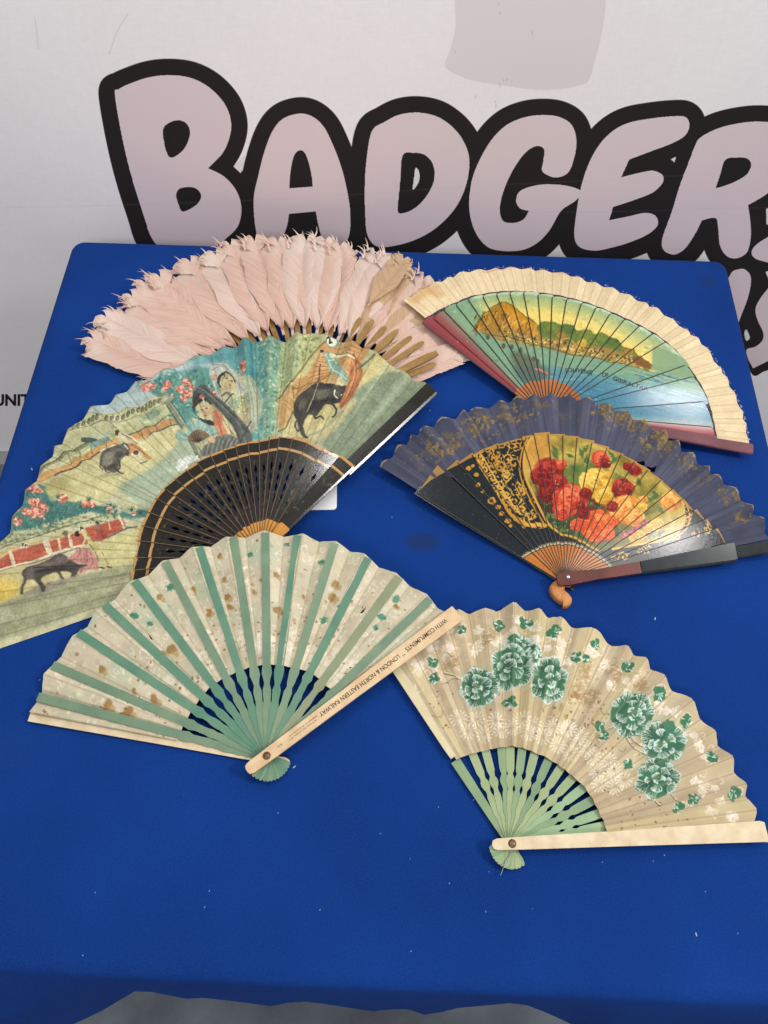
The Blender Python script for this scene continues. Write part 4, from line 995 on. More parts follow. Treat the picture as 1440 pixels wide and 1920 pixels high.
# ------------------------------------------------------------------ fan C: roses on black lacquer, blue gauze leaf
def fan_c():
    f = Fan('folding_fan', 'black lacquered fan painted with red and yellow roses, with a blue gauze leaf', (1063, 1089), (713, 872), (1440, 1012), .0055, (-.004, .085), .008)
    R = f.curve('713,871 740,842 765,822 790,801 808,793 825,784 853,778 875,766 905,761 930,753 970,744 1000,738 1040,738 1080,741 1110,746 1140,757 1175,770 1210,789 1250,810 1283,838 1310,858 1340,885 1366,902 1390,926 1408,945 1425,962 1440,985 1446,1005')
    rs = f.curve('778,922 806,896 834,879 862,865 887,850 912,840 937,833 960,826 985,818 1012,810 1040,813 1068,817 1096,823 1124,833 1152,844 1178,857 1203,873 1228,890 1250,909 1272,926 1290,945 1311,962 1330,980 1352,1000 1373,1038')
    cv = f.canvas('fan_c_print', .26, '2c3338', .0005)
    n = fbm(cv.U / 9, cv.V / 9, 2, 3); cv.rgb += ((n - .5) * .03)[..., None]
    G, G2 = 'c0933f', 'd3ab58'; g = np.random.default_rng(3)
    for k in range(160):
        u, v = g.uniform(790, 1040), g.uniform(860, 1060); cv.ell(u, v, .8, .8, '7d8484', .6)
    # gilded panels: scrolls clipped to their outlines
    def clip(st):
        cv.clipto(st)
    clip('884,850* 912,838 960,824 1002,809* 1010,840 990,870 992,905 1005,945 1030,985* 1012,992 975,983* 955,966 938,938 918,905 902,880')
    for k in range(64):
        u = 885 + 130 * g.random(); v = 815 + 178 * g.random()
        scroll(cv, u, v, g.uniform(7, 11), g.uniform(0, 6.3), 1 if k % 2 else -1, G if k % 3 else G2)
    cv.line('897,862 915,905 938,940 962,968 990,984', 6, G, 1, 9); cv.line('903,852 925,890 950,930 975,962', 3, G2)
    cv.line('985,985 1010,984 1028,988', 8, G2)
    for k in range(8): scroll(cv, 895 + k * 14, 868 + k * 14.5, 10, k * 1.3, 1, G2)
    cv.clip = None
    clip('1262,915* 1290,938 1318,955 1332,985 1338,1000* 1290,1012 1230,1032 1160,1052 1140,1046* 1200,1020 1262,1000 1284,975 1282,945')
    for k in range(44):
        u = 1140 + 200 * g.random(); v = 925 + 125 * g.random()
        scroll(cv, u, v, g.uniform(6, 10), g.uniform(0, 6.3), 1 if k % 2 else -1, G2 if k % 3 else 'd8bd84')
    cv.clip = None
    for (x, y, r) in ((878, 877, 5), (893, 889, 4.5), (896, 908, 4.5), (922, 938, 8), (934, 950, 5), (940, 962, 5), (952, 976, 6), (957, 985, 4), (982, 986, 4), (886, 872, 4), (905, 921, 3), (1327, 982, 4), (1322, 990, 3), (1300, 1000, 4)):
        cv.ell(x, y, r, r * .85, G, 1, 0, .15, .2, int(x))
        if r > 6: cv.ell(x - 1, y, r * .45, r * .4, '4a3a22', .8)
    # painted oval
    clip('1001,811* 1055,813 1110,826 1166,849 1200,868 1238,897 1274,929 1283,958 1277,990 1240,1012 1196,1020 1150,1028 1124,1033* 1080,1010 1052,1001 1030,984 1017,962 1000,928 984,888 985,845')
    cv.poly([(960, 780), (1320, 780), (1320, 1060), (960, 1060)], 'a8964e')
    rgn = cv.reg(960, 780, 1320, 1060); nn = fbm(cv.U[rgn] / 26, cv.V[rgn] / 26, 5, 4)
    cv.mix(rgn, np.clip((nn - .42) * 4, 0, 1), 'cdb768', .8); cv.mix(rgn, np.clip((.42 - nn) * 5, 0, 1), '75712f', .7)
    cv.ell(1004, 840, 34, 40, 'd0974f', .6, 0, .8)
    cv.ell(1060, 985, 55, 30, '3e5238', .9, .3, .4, .2); cv.ell(1120, 1010, 40, 20, '5c6a42', .8, .5, .5, .2); cv.ell(1180, 1000, 50, 24, '7a7350', .7, -.2, .6, .2)
    cv.ell(1035, 940, 34, 34, '4a2c2a', .8, 0, .5, .2); cv.ell(1100, 950, 40, 22, '6a2a30', .85, .3, .5, .2); cv.ell(1090, 890, 50, 26, '5d7440', .7, 0, .7, .3)
    for k in range(95):
        a = g.uniform(0, 6.3); u, v = (1040 + g.uniform(-22, 60), 985 + g.uniform(-18, 26)) if k < 38 else (1130 + g.uniform(-120, 120), 915 + g.uniform(-75, 95))
        leafy(cv, u, v, g.uniform(6, 13), a, ('3f5c3a', '587a48', '6f8648', '2f4a34')[k % 4], '8fa060')
    for (x, y, a) in ((1041, 842, 1.0), (1090, 850, 1.2), (1098, 842, 2.2), (1147, 852, .9), (1152, 862, 2.4), (1040, 852, .9), (1230, 930, 2.6), (1215, 935, .6), (1212, 962, 2.6), (1205, 985, 2.2), (1155, 990, 1.), (1090, 905, 2.), (1078, 880, .7), (1100, 862, 1.7)):
        leafy(cv, x, y, 13, a, '4d6b40', '83975c')
    RED = ('74201e', 'ac3a2e', 'd2735c'); RED2 = ('661c20', '9a2c2a', 'bf5646'); ORG = ('c24a20', 'e0763a', 'f2b27c'); CORAL = ('a8342a', 'd4623f', 'eaa47c'); YEL = ('b98a2a', 'e0bd58', 'f0dc94'); PEA = ('c47a30', 'e6ac58', 'f4d69a')
    rose(cv, 1030, 881, 28, RED, 1); rose(cv, 1012, 893, 20, RED2, 2); rose(cv, 1032, 922, 24, RED2, 3); rose(cv, 1047, 905, 18, RED2, 4)
    rose(cv, 1118, 905, 33, YEL, 5); rose(cv, 1134, 928, 20, YEL, 15); rose(cv, 1068, 937, 34, CORAL, 6); rose(cv, 1055, 958, 20, CORAL, 16)
    rose(cv, 1168, 915, 22, RED, 7); rose(cv, 1175, 955, 34, PEA, 8); rose(cv, 1190, 970, 20, PEA, 18); rose(cv, 1120, 985, 33, ORG, 9); rose(cv, 1100, 972, 18, ORG, 19)
    rose(cv, 1125, 860, 17, CORAL, 10); rose(cv, 1136, 868, 11, RED2, 20); rose(cv, 1190, 878, 15, RED, 11); rose(cv, 1176, 874, 9, RED2, 12); rose(cv, 1258, 938, 20, PEA, 13); rose(cv, 1232, 982, 15, YEL, 14)
    rose(cv, 1196, 1008, 18, ('a88a30', 'c8aa48', 'dcc468'), 21)
    for (x, y, r, p) in ((1094, 962, 13, RED2), (1148, 948, 12, RED), (1098, 925, 12, RED2), (1052, 870, 11, CORAL), (1142, 1002, 13, ORG), (1080, 985, 13, CORAL), (1150, 975, 12, ORG), (1205, 950, 11, YEL), (1088, 948, 10, RED2), (1046, 900, 12, RED), (1140, 890, 10, YEL), (1206, 935, 9, PEA), (1020, 905, 12, RED2), (1105, 1000, 11, ORG), (1215, 990, 10, YEL)):
        rose(cv, x, y, r, p, int(x + y))
    for k in range(60):
        f_ = g.random(); cv.ell(1168 + 46 * f_ + g.uniform(-4, 4), 1006 - 28 * f_ + g.uniform(-4, 4), 2, 2, ('a8506a', 'c8788a')[k % 2], .9)
    for k in range(90): cv.ell(g.uniform(1040, 1270), g.uniform(820, 1010), g.uniform(.8, 1.8), g.uniform(.8, 1.6), 'e6d588', .7)
    cv.dabs(1300, cv.clip > .5, 3, 9, .35, .13)
    cv.clip = None; cv.roughen(1.7, 5, 7)
    cv.line('1001,811 985,845 984,888 1000,928 1017,962 1030,984 1052,1001 1080,1010 1124,1033', 5, 'cfa550', 1, 4); cv.line('992,815 978,850 976,890 992,932 1010,966 1024,988', 3, G)
    cv.line('1001,810 1055,812 1110,825 1166,848 1200,867 1238,896 1274,928 1284,958 1278,990 1240,1013 1196,1021 1150,1029', 4.5, 'd0ad62', 1); cv.line('1276,922 1292,955 1286,992 1245,1018', 3, G2)
    # gilt edge at the ends of the sticks, teeth and bare wood round the rivet
    rsT = rs(cv.T); e = rsT - cv.R
    m = ((e < .0022)).astype(np.float32); cv.mix((slice(None), slice(None)), m, 'b48f52', .9)
    r1 = f.curve('966,1056 985,1045 1010,1032 1040,1024 1070,1024 1100,1034 1130,1053 1150,1078')(cv.T)
    k = (cv.T * 34) % 1.0; tooth = ((cv.R > r1) & (cv.R < r1 + .0042 * (1 - abs(k - .5) * 1.6) + .001) & (cv.R > r1 + .0012)).astype(np.float32)
    cv.mix((slice(None), slice(None)), tooth, 'd8cba0', .9)
    wood = fbm(cv.T * 60, cv.R * 60, 3, 3); cv.mix((slice(None), slice(None)), (cv.R < r1 + .0003).astype(np.float32), 'b9793c', 1.)
    cv.mix((slice(None), slice(None)), ((cv.R < r1 + .0003) * np.clip((wood - .4) * 3, 0, 1)).astype(np.float32), 'cf9250', .8)
    lac = print_mat('painted_lacquer', cv, .13, 0, .04, 300, gamma=1.25)
    # gauze leaf
    lv = f.canvas('fan_c_leaf_print', .26, '404356')
    n = fbm(lv.T * 30, lv.R * 30, 2, 4); lv.rgb += ((n - .5) * .10)[..., None]
    st = vnoise(lv.T * 40, lv.T * 0, 3); lv.rgb += ((st - .5) * .12)[..., None]
    lv.rgb += (col('43455a') - lv.rgb) * np.clip((fbm(lv.U / 60, lv.V / 60, 4, 3) - .45) * 4, 0, .6)[..., None]
    thr = fbm(lv.U / 11, lv.V / 11, 21, 4)
    dens = np.zeros_like(thr)
    for (x, y, rx, ry, k) in ((1190, 785, 60, 26, 1.), (1245, 820, 62, 34, 1.), (1150, 768, 60, 20, .8), (1290, 862, 30, 30, .6), (830, 835, 46, 34, .75), (900, 800, 50, 30, .75), (970, 775, 50, 24, .7), (1020, 752, 40, 12, .5), (1370, 925, 38, 20, .6), (1395, 965, 36, 20, .6), (1330, 900, 40, 30, .3), (780, 860, 30, 30, .35), (1080, 775, 70, 20, .3)):
        dens = np.maximum(dens, k * np.clip(1.3 - np.hypot((lv.U - x) / rx, (lv.V - y) / ry), 0, 1))
    lv.mix((slice(None), slice(None)), np.clip((thr + dens * .30 - .66) * 5, 0, 1) * np.clip(dens * 2.2, 0, 1), '6e5a38', .8)
    lv.mix((slice(None), slice(None)), np.clip((fbm(lv.U / 5, lv.V / 5, 31, 3) + dens * .24 - .72) * 8, 0, 1) * np.clip(dens * 2.2, 0, 1), '92763f', .75)
    for k in range(70):
        u, v = g.uniform(1160, 1300), g.uniform(765, 860)
        curl(lv, u, v, g.uniform(4, 8), g.uniform(0, 6), .6, 1.6, '4a4450', .6)
    e = R(lv.T) - lv.R; lv.mix((slice(None), slice(None)), ((e < .0016) & (fbm(lv.T * 40, lv.T * 0, 6, 2) > .42)).astype(np.float32), '9a8250', .9)
    for q in ('1188,858 1200,864 1207,862 1212,870 1202,872 1194,866', '1213,870 1224,874 1232,872 1228,884 1220,882', '1238,893 1243,896 1239,897'):
        pts = P(q)[0]; R_ = lv.reg(min(p[0] for p in pts) - 3, min(p[1] for p in pts) - 3, max(p[0] for p in pts) + 3, max(p[1] for p in pts) + 3)
        lv.a[R_][lv.inside(pts, R_)] = 0
    f.creases(lv, 24, 6, .5, 7, .3, '30313f', .5, .0008)
    gm = print_mat('blue_gauze', lv, .9, 0, .3, 700, alpha=True)
    f.leaf(lambda t: rs(t) - .012, R, 24, .0003, .0036, gm, lv, -.0024, .3, 6, 10, f.tL, f.tR, .0020, None, 7, jit=.5)
    ed = P('778,922 834,879 858,867 883,850 906,840 931,833 954,824 977,818 1000,810 1027,812 1055,816 1082,821 1110,829 1138,839 1165,850 1190,865 1214,882 1239,900 1260,917 1281,935 1302,955 1325,972 1344,990 1362,1012')[0]
    ts = lacquer_sticks(f, cv, lac, ed, rs, .0026, .045, .0006, -.006, seed=5, nrows=8)
    blk = plain_mat('black_lacquer', '1d2224', '2a3032', 60, .2, bump=.03); brn = plain_mat('red_brown_lacquer', '4a201a', '6a3026', 40, .25, (1, 1, 1), .05, .1)
    tan = plain_mat('tan_wood', 'b5743a', 'cc8e50', 40, .45, bump=.2)
    # guards
    f.strip('guard_stick', f.tL + .002, [(-.01, .003, -.003), (0, .0035, -.0035), (.06, .004, -.004), (.15, .006, -.006), (float(rs(f.tL)), .0056, -.0065)], blk, None, .0018, 0, -.0014, -.001)
    t = f.pol(1373, 1036)[0] - .004; L = float(rs(t)) + .003
    gq = f.strip('guard_stick', t, [(.078, .0052, -.0064), (.09, .0056, -.007), (L - .004, .0088, -.0095), (L, .0085, -.009)], blk, None, .003, .30, .0032, .0034, bev=.0018)
    f.strip('handle', t, [(-.012, .0035, -.004), (-.009, .0058, -.006), (0, .0065, -.0068), (.03, .0042, -.0056), (.077, .0052, -.0064)], brn, None, .0036, .2, .0036, .0036, parent=gq)
    f.strip('guard_tip', t + .004, [(L - .02, .005, -.005), (float(R(f.tR)) - .0, .0065, -.0062)], blk, None, .0018, .40, -.0006, -.001, parent=gq, bev=.0014)
    # carved hook below the rivet
    out = [f.xy(*p) - f.p for p in S('1052,1082 1038,1091 1030,1101 1032,1113 1041,1125 1053,1133 1064,1135 1073,1129 1075,1120 1069,1111 1062,1104 1062,1096 1068,1088', 5)]
    ctr = f.xy(1051, 1112) - f.p; V, F = [], []; M = len(out)
    for sc, z in ((1, .0012), (1, .0050), (.95, .0074), (.82, .0088), (.55, .0100), (.25, .0106), (.03, .0108)):
        for k, q in enumerate(out):
            p = ctr + (q - ctr) * sc; V.append((p[0], p[1], z + (.00035 * (k % 4 < 2)) * (.1 < sc < 1)))
    for i in range(6):
        for k in range(M): F.append((i * M + k, i * M + (k + 1) % M, (i + 1) * M + (k + 1) % M, (i + 1) * M + k))
    mesh_obj('carved_end', V, F, tan, f.root)
    f.rivet(STEEL, float(f.z0 + f.stack + .0038), .0026, tuple(f.xy(1062, 1087) - f.p))
fan_c()

# ------------------------------------------------------------------ fan D: painted view of a harbour rock, cream linen leaf
def fan_d():
    f = Fan('folding_fan', 'wooden fan painted with a yellow rock and green sea, with frayed cream linen edge', (1030, 780), (747, 566), (1412, 846), .0085, (0, .01, .085), .006)
    R = f.curve('747,565 790,540 834,519 870,506 920,500 970,498 1010,501 1055,508 1110,524 1160,541 1205,560 1250,586 1290,615 1325,645 1350,682 1370,715 1390,757 1400,790 1406,820 1409,848')
    rs = f.curve('790,606 812,592 838,577 860,568 885,557 912,552 940,548 968,547 995,548 1022,551 1050,555 1078,562 1105,570 1132,580 1160,592 1190,606 1220,622 1246,640 1270,662 1292,692 1310,720 1324,752 1333,788 1338,815 1339,838')
    cv = f.canvas('fan_d_print', .27, '9fb58c', .0005); g = np.random.default_rng(6); A = (slice(None), slice(None))
    q = cv.R / rs(cv.T)
    # sky: green at the rim, yellow towards the hills
    cv.mix(A, np.clip((.98 - q) * 6.5, 0, 1), 'e2d184', 1.); cv.mix(A, np.clip((q - .975) * 60, 0, 1), 'c9d8c0', .8)
    left = np.clip((cv.T - f.pol(895, 560)[0]) / .05, 0, 1); cv.mix(A, left, '8fae90', .95)
    # sea
    cv.spoly('860,640* 900,618 950,627 1000,640 1060,660 1150,676 1222,694 1345,700* 1360,840* 1020,800* 985,760* 930,690*', '86a78c', 1, 2)
    cv.spoly('960,690* 1040,690 1120,700 1230,720 1345,740* 1360,830 1080,790 1000,745*', '5f96a4', .85, 8); cv.spoly('1010,735* 1080,715 1160,725 1250,742 1340,752* 1345,790 1150,770 1040,760*', '4b86a0', .7, 8)
    for k in range(150):
        u, v = g.uniform(950, 1330), g.uniform(650, 790)
        l = g.uniform(8, 30); cv.line([(u, v), (u + l, v + l * .17)], 1.8, ('b6c9b0', '3f7891', 'c6d2c4', '6e9a78', '2f6a86')[k % 5], .45, .6)
    for k in range(60):
        u, v = g.uniform(1225, 1330), g.uniform(690, 775); l = g.uniform(18, 44); cv.line([(u - l, v - l * .26), (u, v), (u + l * .4, v + l * .14)], 2.2, ('3f7f98', '2d6c8a', 'a9c2b4')[k % 3], .6, .6)
    # rock
    cv.spoly('886,620* 892,608 900,597 915,582 935,570 947,566 962,573 977,585 990,595 1003,603 1015,615 1040,622 1060,640 1040,648* 990,634 950,628 905,622', 'a88636', 1, 1)
    cv.spoly('940,572 962,575 985,594 1002,606 1020,628 990,622 960,605', 'c89a30', .9, 3)
    for k in range(150):
        f_ = g.random(); u = 893 + 110 * f_; v = 600 + 18 * f_ + g.uniform(-26 * (1 - abs(f_ - .4)), 14); l = g.uniform(6, 15)
        cv.line([(u, v), (u - l * .35, v + l * .5), (u - l * .2, v + l)], 2.4, ('5f4a20', 'dcb04a', '84602a', 'e6c060', 'b8801e')[k % 5], .7, .6)
    cv.line('886,620 900,597 915,582 935,570 947,566 962,573 977,585 1003,603', 1.8, '6d6a34', .8)
    # hills, lower slopes and town
    cv.spoly('1005,612* 1020,603 1040,606 1062,612 1090,620 1115,625 1135,630 1155,637 1172,650 1192,662 1202,678 1150,668 1080,655 1020,640*', '6f8436', 1, 1)
    for (x, y, r) in ((1035, 612, 14), (1066, 617, 15), (1098, 626, 16), (1128, 633, 14), (1150, 642, 13), (1178, 657, 12), (1052, 628, 12), (1110, 640, 12)):
        cv.ell(x, y, r, r * .62, ('7f8f3a', '5f7a34', 'a88a36')[int(x) % 3], .9, .2, .3, .2, x); cv.line([(x - r, y + 3), (x - r * .3, y - r * .55), (x + r * .6, y - r * .3), (x + r, y + 4)], 1.6, '55602c', .7)
    cv.spoly('900,622* 950,622 1000,630 1060,640 1120,650 1180,662 1224,684* 1218,692 1150,677 1060,663 1000,648 940,640*', 'a58a4a', .95, 2)
    for k in range(330):
        f_ = g.random(); u = 940 + 280 * f_; v = 628 + 58 * f_ ** 1.1 + g.uniform(-9, 9)
        cv.ell(u, v, g.uniform(1, 3), g.uniform(.8, 2.2), ('e3d496', '6c5426', 'c9a24c', '4f4a2a', 'd9c070', '8a9a4a')[k % 6], .85)
    cv.ell(1092, 642, 9, 8, 'd2b048', .9); cv.line('1045,640 1065,634 1075,640 1085,650', 2.2, 'd8a05a', .9)
    cv.line('905,625 950,632 1000,645 1060,661 1150,678 1220,694', 2, '4d5a3a', .6)
    cv.spoly('1225,682* 1205,670 1190,668 1185,676 1215,690', '8a5f2c', .9)
    for (x, y) in ((915, 632), (960, 651), (976, 656), (944, 648), (1008, 678), (1000, 672)): cv.ell(x, y, 3.5, 5, '4c4424', .7, 0, .4, .3, x)
    cv.spoly('955,660* 985,662 1010,680 1030,700 1018,712 990,720 968,700', '5c5a48', .6, 5); cv.line('1005,690 1020,697 1029,702', 3.5, 'd9866c', .9)
    cv.dabs(2600, (q < 1) & (cv.R > .06) & (cv.T > f.tR) & (cv.T < f.tL), 3.5, 5, .32, .11); cv.roughen(1.6, 5, 3)
    # sharp cut of the print near the right, wine red at both ends
    cv.spoly('1224,660* 1236,650 1330,690* 1330,720* 1224,692*', '93ab88', .9, 1)
    lw = np.clip((cv.T - f.pol(845, 582)[0]) / .13, 0, 1); cv.mix(A, lw, 'a04a50', .97); cv.mix(A, np.clip((cv.T - f.pol(800, 604)[0]) / .05 + .5, 0, 1), '83404a', .8)
    rw = np.clip((f.pol(1330, 788)[0] - cv.T) / .10 + .35, 0, 1); cv.mix(A, rw * (cv.T < f.pol(1325, 740)[0]), 'cdbab4', .9)
    rw = np.clip((f.pol(1333, 806)[0] - cv.T) / .06 + .45, 0, 1); cv.mix(A, rw, 'a8484e', .97)
    fs = [('SOUVENIR', 1059, 696, 1112, 703), ('OF', 1127, 706, 1139, 708), ('GIBRALTAR', 1149, 711, 1216, 733)]
    for tx, u0, v0, u1, v1 in fs:
        wd = max(p[0] for t_ in font_tris(tx, .02) for p in t_); L_ = math.hypot(u1 - u0, v1 - v0)
        cv.text(tx, u0, v0, 7.5, '22332f', math.atan2(v1 - v0, u1 - u0), L_ / wd / 7.5, .02, .85)
    wr = f.curve('948,770 958,748 968,732 985,720 1010,713 1035,712 1060,720 1078,732 1088,744')(cv.T)
    cv.mix(A, (cv.R < wr).astype(np.float32), 'b0703a', 1); wn = fbm(cv.T * 60, cv.R * 60, 3, 3); cv.mix(A, ((cv.R < wr) * np.clip((wn - .4) * 3, 0, 1)).astype(np.float32), 'c98a50', .8)
    mp = print_mat('painted_sticks', cv, .13, .1, .04, 300, gamma=1.3)
    lv = f.canvas('fan_d_leaf_print', .27, 'd9c6a0')
    n = fbm(lv.T * 400, lv.R * 260, 2, 3); lv.rgb += ((n - .5) * .14)[..., None]; n = fbm(lv.U / 26, lv.V / 26, 8, 4); lv.rgb += ((n - .5) * .12)[..., None]
    lv.mix(A, (((lv.T * 33.0) % 1) < .5).astype(np.float32), 'd0b992', .35)
    for (x, y, r) in ((792, 545, 18), (812, 538, 12), (776, 556, 12), (823, 548, 10)): lv.ell(x, y, r, r * .6, 'b98a52', .5, 0, .9, .4, x)
    lv.line('905,506 960,498 1020,502 1075,513', 3, 'b77e72', .45); lv.line('740,585 752,560 772,548', 5, 'e6d8b8', .5)
    e = lv.R - rs(lv.T); lv.mix(A, (e < .0052).astype(np.float32), '2a2c3c', .95)  # shadow along the stick ends, painted on the linen as a dark band
    f.creases(lv, 27, 6, .5, 3, .3, 'a08c66', .4, .0008, f.tL + .004, f.tR)
    lm = print_mat('cream_linen', lv, .9, 0, .5, 900)
    f.leaf(lambda t: rs(t) - .010, R, 27, .0002, .0016, lm, lv, -.0040, .3, 6, 9, f.tL + .004, f.tR, .0006, None, 3, jit=.5)
    ed = P('790,606 809,594 831,581 853,570 877,561 903,553 929,549 955,548 981,548 1008,549 1035,553 1062,559 1090,567 1117,576 1144,587 1170,599 1197,612 1222,626 1246,641 1285,684 1297,706 1323,752 1336,800 1339,825')[0]
    lacquer_sticks(f, cv, mp, ed, rs, .0024, .05, .0006, -.006, round_end=.0035, seed=2, nrows=7, jit=.0013, edge=.0013)  # wide dark edges paint in the shadow gaps between sticks
    wine = plain_mat('wine_lacquer', '5f3238', '74424a', 40, .3, bump=.1, coat=.4)
    f.strip('guard_stick', f.tL + .002, [(-.01, .003, -.003), (0, .003, -.003), (float(rs(f.tL)) - .001, .003, -.006), (float(rs(f.tL)), .002, -.005)], wine, None, .0014, 0, -.0018, -.0018)
    t = f.pol(1338, 828)[0]; L = float(rs(t)) + .002
    gq = f.strip('guard_stick', t, [(-.012, .004, -.004), (0, .0048, -.0048), (.06, .0052, -.0052), (L - .001, .0062, -.0075), (L, .006, -.007)], wine, None, .003, .1, .0026, .0026, bev=.0016)
    f.strip('guard_tip', t - .004, [(L - .01, .0052, -.0062), (float(R(t)) + .001, .0056, -.0066), (float(R(t)) + .002, .004, -.006)], wine, None, .0026, .1, .0008, .0008, parent=gq, bev=.0016)
    # frayed threads at the linen's edge
    V, F = [], []; rg = random.Random(4)
    for k in range(150):
        u = rg.random() ** (.6 if k % 2 else 1); t = f.tL + (f.tR - f.tL) * u; r = float(R(t)) - .001; l = rg.uniform(.0006, .0030); a = t + rg.uniform(-.9, .9)
        x, y = r * math.cos(t), r * math.sin(t); z = f.base(x, y) + f.stack * u - .0022; i = len(V); w = .00016
        dx, dy = math.cos(a) * l, math.sin(a) * l; nx_, ny_ = -math.sin(a) * w, math.cos(a) * w
        V += [(x - nx_, y - ny_, z), (x + nx_, y + ny_, z), (x + dx * .6 + nx_, y + dy * .6 + ny_, z + .0006), (x + dx + dy * .2, y + dy - dx * .2, z + .0003), (x + dx * .6 - nx_, y + dy * .6 - ny_, z + .0006)]
        F.append((i, i + 1, i + 2, i + 3, i + 4))
    fr = mesh_obj('frayed_threads', V, F, plain_mat('linen_thread', 'd4bfa0', 'dfcdb0', 300, .9, bump=0), f.root); fr['kind'] = 'stuff'
    f.rivet(BRASS, f.z0 + f.stack + .003, .0024)
fan_d()

# ------------------------------------------------------------------ fan E: bullfight print on a pale leaf, pierced black sticks
def fan_e():
    f = Fan('folding_fan', 'large fan printed with bullfight scenes, with pierced black sticks', (492, 1038), (215, 1131), (818, 733), .0080, (.0, .042), .010)
    R = f.curve('-130,1237 -60,1120 -15,1040 15,990 38,940 56,905 72,882 95,848 122,812 140,792 158,775 170,762 200,752 227,733 262,712 290,698 312,690 330,683 350,672 378,664 400,656 430,646 448,642 460,634 478,631 494,637 505,632 523,634 535,630 550,624 567,626 582,616 600,624 620,629 642,634 660,640 690,648 712,664 730,674 748,690 768,700 778,709 800,718 820,735')
    rs = f.curve('243,1100 246,1075 254,1045 260,1015 267,985 278,960 292,932 308,913 328,896 348,880 368,866 393,853 418,842 440,835 463,828 485,826 505,821 523,818 548,820 575,826 603,840 635,856 664,877')
    cv = f.canvas('fan_e_print', .335, 'c6c49e', .00045); g = np.random.default_rng(11); A = (slice(None), slice(None))
    n = fbm(cv.U / 40, cv.V / 40, 1, 3); cv.rgb += ((n - .5) * .08)[..., None]
    O = '4a4a40'
    # ---- sky and far trees
    cv.spoly('140,800* 160,765 230,725 270,700 330,680 400,655 470,625 470,640 410,675 380,700 330,708 300,735 262,756 215,770 180,775', 'aebfbc', 1, 6)
    cv.spoly('335,672* 400,650 470,620 540,620* 535,700 500,720 440,690 400,676 360,690', '78a9a8', .95, 7); cv.spoly('385,660 440,640 470,625 470,700 420,680 395,672', '5c9a9c', .8, 6)
    cv.ell(345, 690, 22, 14, 'b5c6c6', .8, -.4, .5)
    # ---- arena wall with arches
    cv.spoly('129,804* 150,785 162,772 193,779 214,773 239,764 268,758 304,741* 312,748* 285,768 239,785 210,791 189,789 164,797 131,810', 'c3c396', 1, 1)
    cv.line('131,806 164,795 189,787 210,790 239,784 285,767 311,748', 1.6, '7d7c58', .8); cv.line('150,784 162,771 193,777 214,772 239,763 268,757 304,740', 1.6, '8c8a62', .7)
    for (x, y) in ((137, 799), (145, 795), (154, 790), (165, 786), (173, 782), (181, 780), (199, 783), (209, 782), (219, 781), (229, 779), (239, 774), (248, 769), (257, 765), (265, 764), (273, 761), (281, 757), (289, 753), (297, 748)):
        cv.ell(x, y, 3.4, 6.2, '70725a', .95, .25, .2); cv.ell(x + .8, y + 1.5, 1.6, 3.6, '9fa07c', .7, .25)
    cv.spoly('110,850* 131,812 190,793 240,787 312,752* 325,775 290,793 240,815 180,835 120,865', 'bdbd8e', .9, 3)
    for k in range(70):
        f_ = g.random(); cv.ell(150 + 165 * f_, 835 - 62 * f_ + g.uniform(-14, 10), g.uniform(2, 6), g.uniform(1.5, 4), ('a9b184', 'c9c9a0', '9aa884', 'd0cbb0')[k % 4], .6, 0, .5, .3, k)
    cv.ell(285, 775, 16, 8, '87a088', .8, -.4, .4, .3); cv.ell(182, 816, 26, 7, 'aeb7a2', .7, -.3, .5)
    # barrier with its dark rail, far side of the ring
    cv.poly(P('64,902 72,887 110,874 147,854 185,835 214,816 222,827 189,847 143,870 106,889')[0], 'c79a5c', .95, 1); cv.line('66,897 100,884 143,864 190,838 220,820', 5, 'd9b578', .5)
    cv.line('70,884 95,866 129,845 164,831 200,817', 5.5, '8b8c68', .9); cv.line('72,882 95,863 129,842 164,828', 1.5, O, .7); cv.line('110,868 147,850 175,836', 2.2, 'dcd8a8', .8)
    cv.line('102,890 139,872 164,858 189,845', 3, '5a4a3a', .9, 1.5); cv.line('189,845 212,832', 4.5, 'e6dcc0', .9)
    for q in ('128,850 131,866', '147,842 150,858', '196,826 200,840', '170,836 172,850'): cv.line(q, 1.6, '7a5f3a', .7)
    cv.spoly('164,830* 200,815 204,824* 170,842*', '7f9c92', .9, 1); cv.spoly('151,826 158,819 175,819 181,823 168,829', '4b5a50', .9)
    cv.poly(P('237,816 264,804 291,795 314,779 333,779 335,789 310,799 289,806 268,820 247,824')[0], 'c8965e', .95, 1); cv.line('237,815 264,803 291,793 314,777 330,774', 3.2, '74785c', .9); cv.line('248,825 268,821 290,807 311,800 334,790', 2.4, '5c5548', .8)
    for q in ('263,806 267,818', '290,796 294,805', '316,781 320,795'): cv.line(q, 1.6, '6c5236', .8)
    # sand, light and shaded
    cv.spoly('62,905* 110,890 189,850 245,826 300,808 345,792* 356,827 320,843 289,870 260,889 222,910 180,945 100,935', 'cfc894', .95, 4)
    cv.spoly('350,800* 320,843 289,870 260,889 222,910 240,930 277,952 300,940 329,902 372,858 400,830', 'a9b79c', .95, 2); cv.spoly('340,790 360,800 370,820 350,815', 'b9c2ae', .7, 4)
    # second bull with its fighter
    cv.spoly('186,860 190,848 204,836 220,830 236,828 243,838 238,848 228,858 222,872 213,882 200,880 190,874', '6e6c62', 1, 1); cv.spoly('190,862 198,850 210,846 214,858 206,870 196,874', '97957f', .85, 3); cv.line('188,864 192,852 206,838 222,832', 1.4, O, .7); cv.ell(222, 850, 9, 6, '45443d', .7, -.4, .5); cv.ell(208, 872, 10, 4, '45443d', .6, -.2, .5)
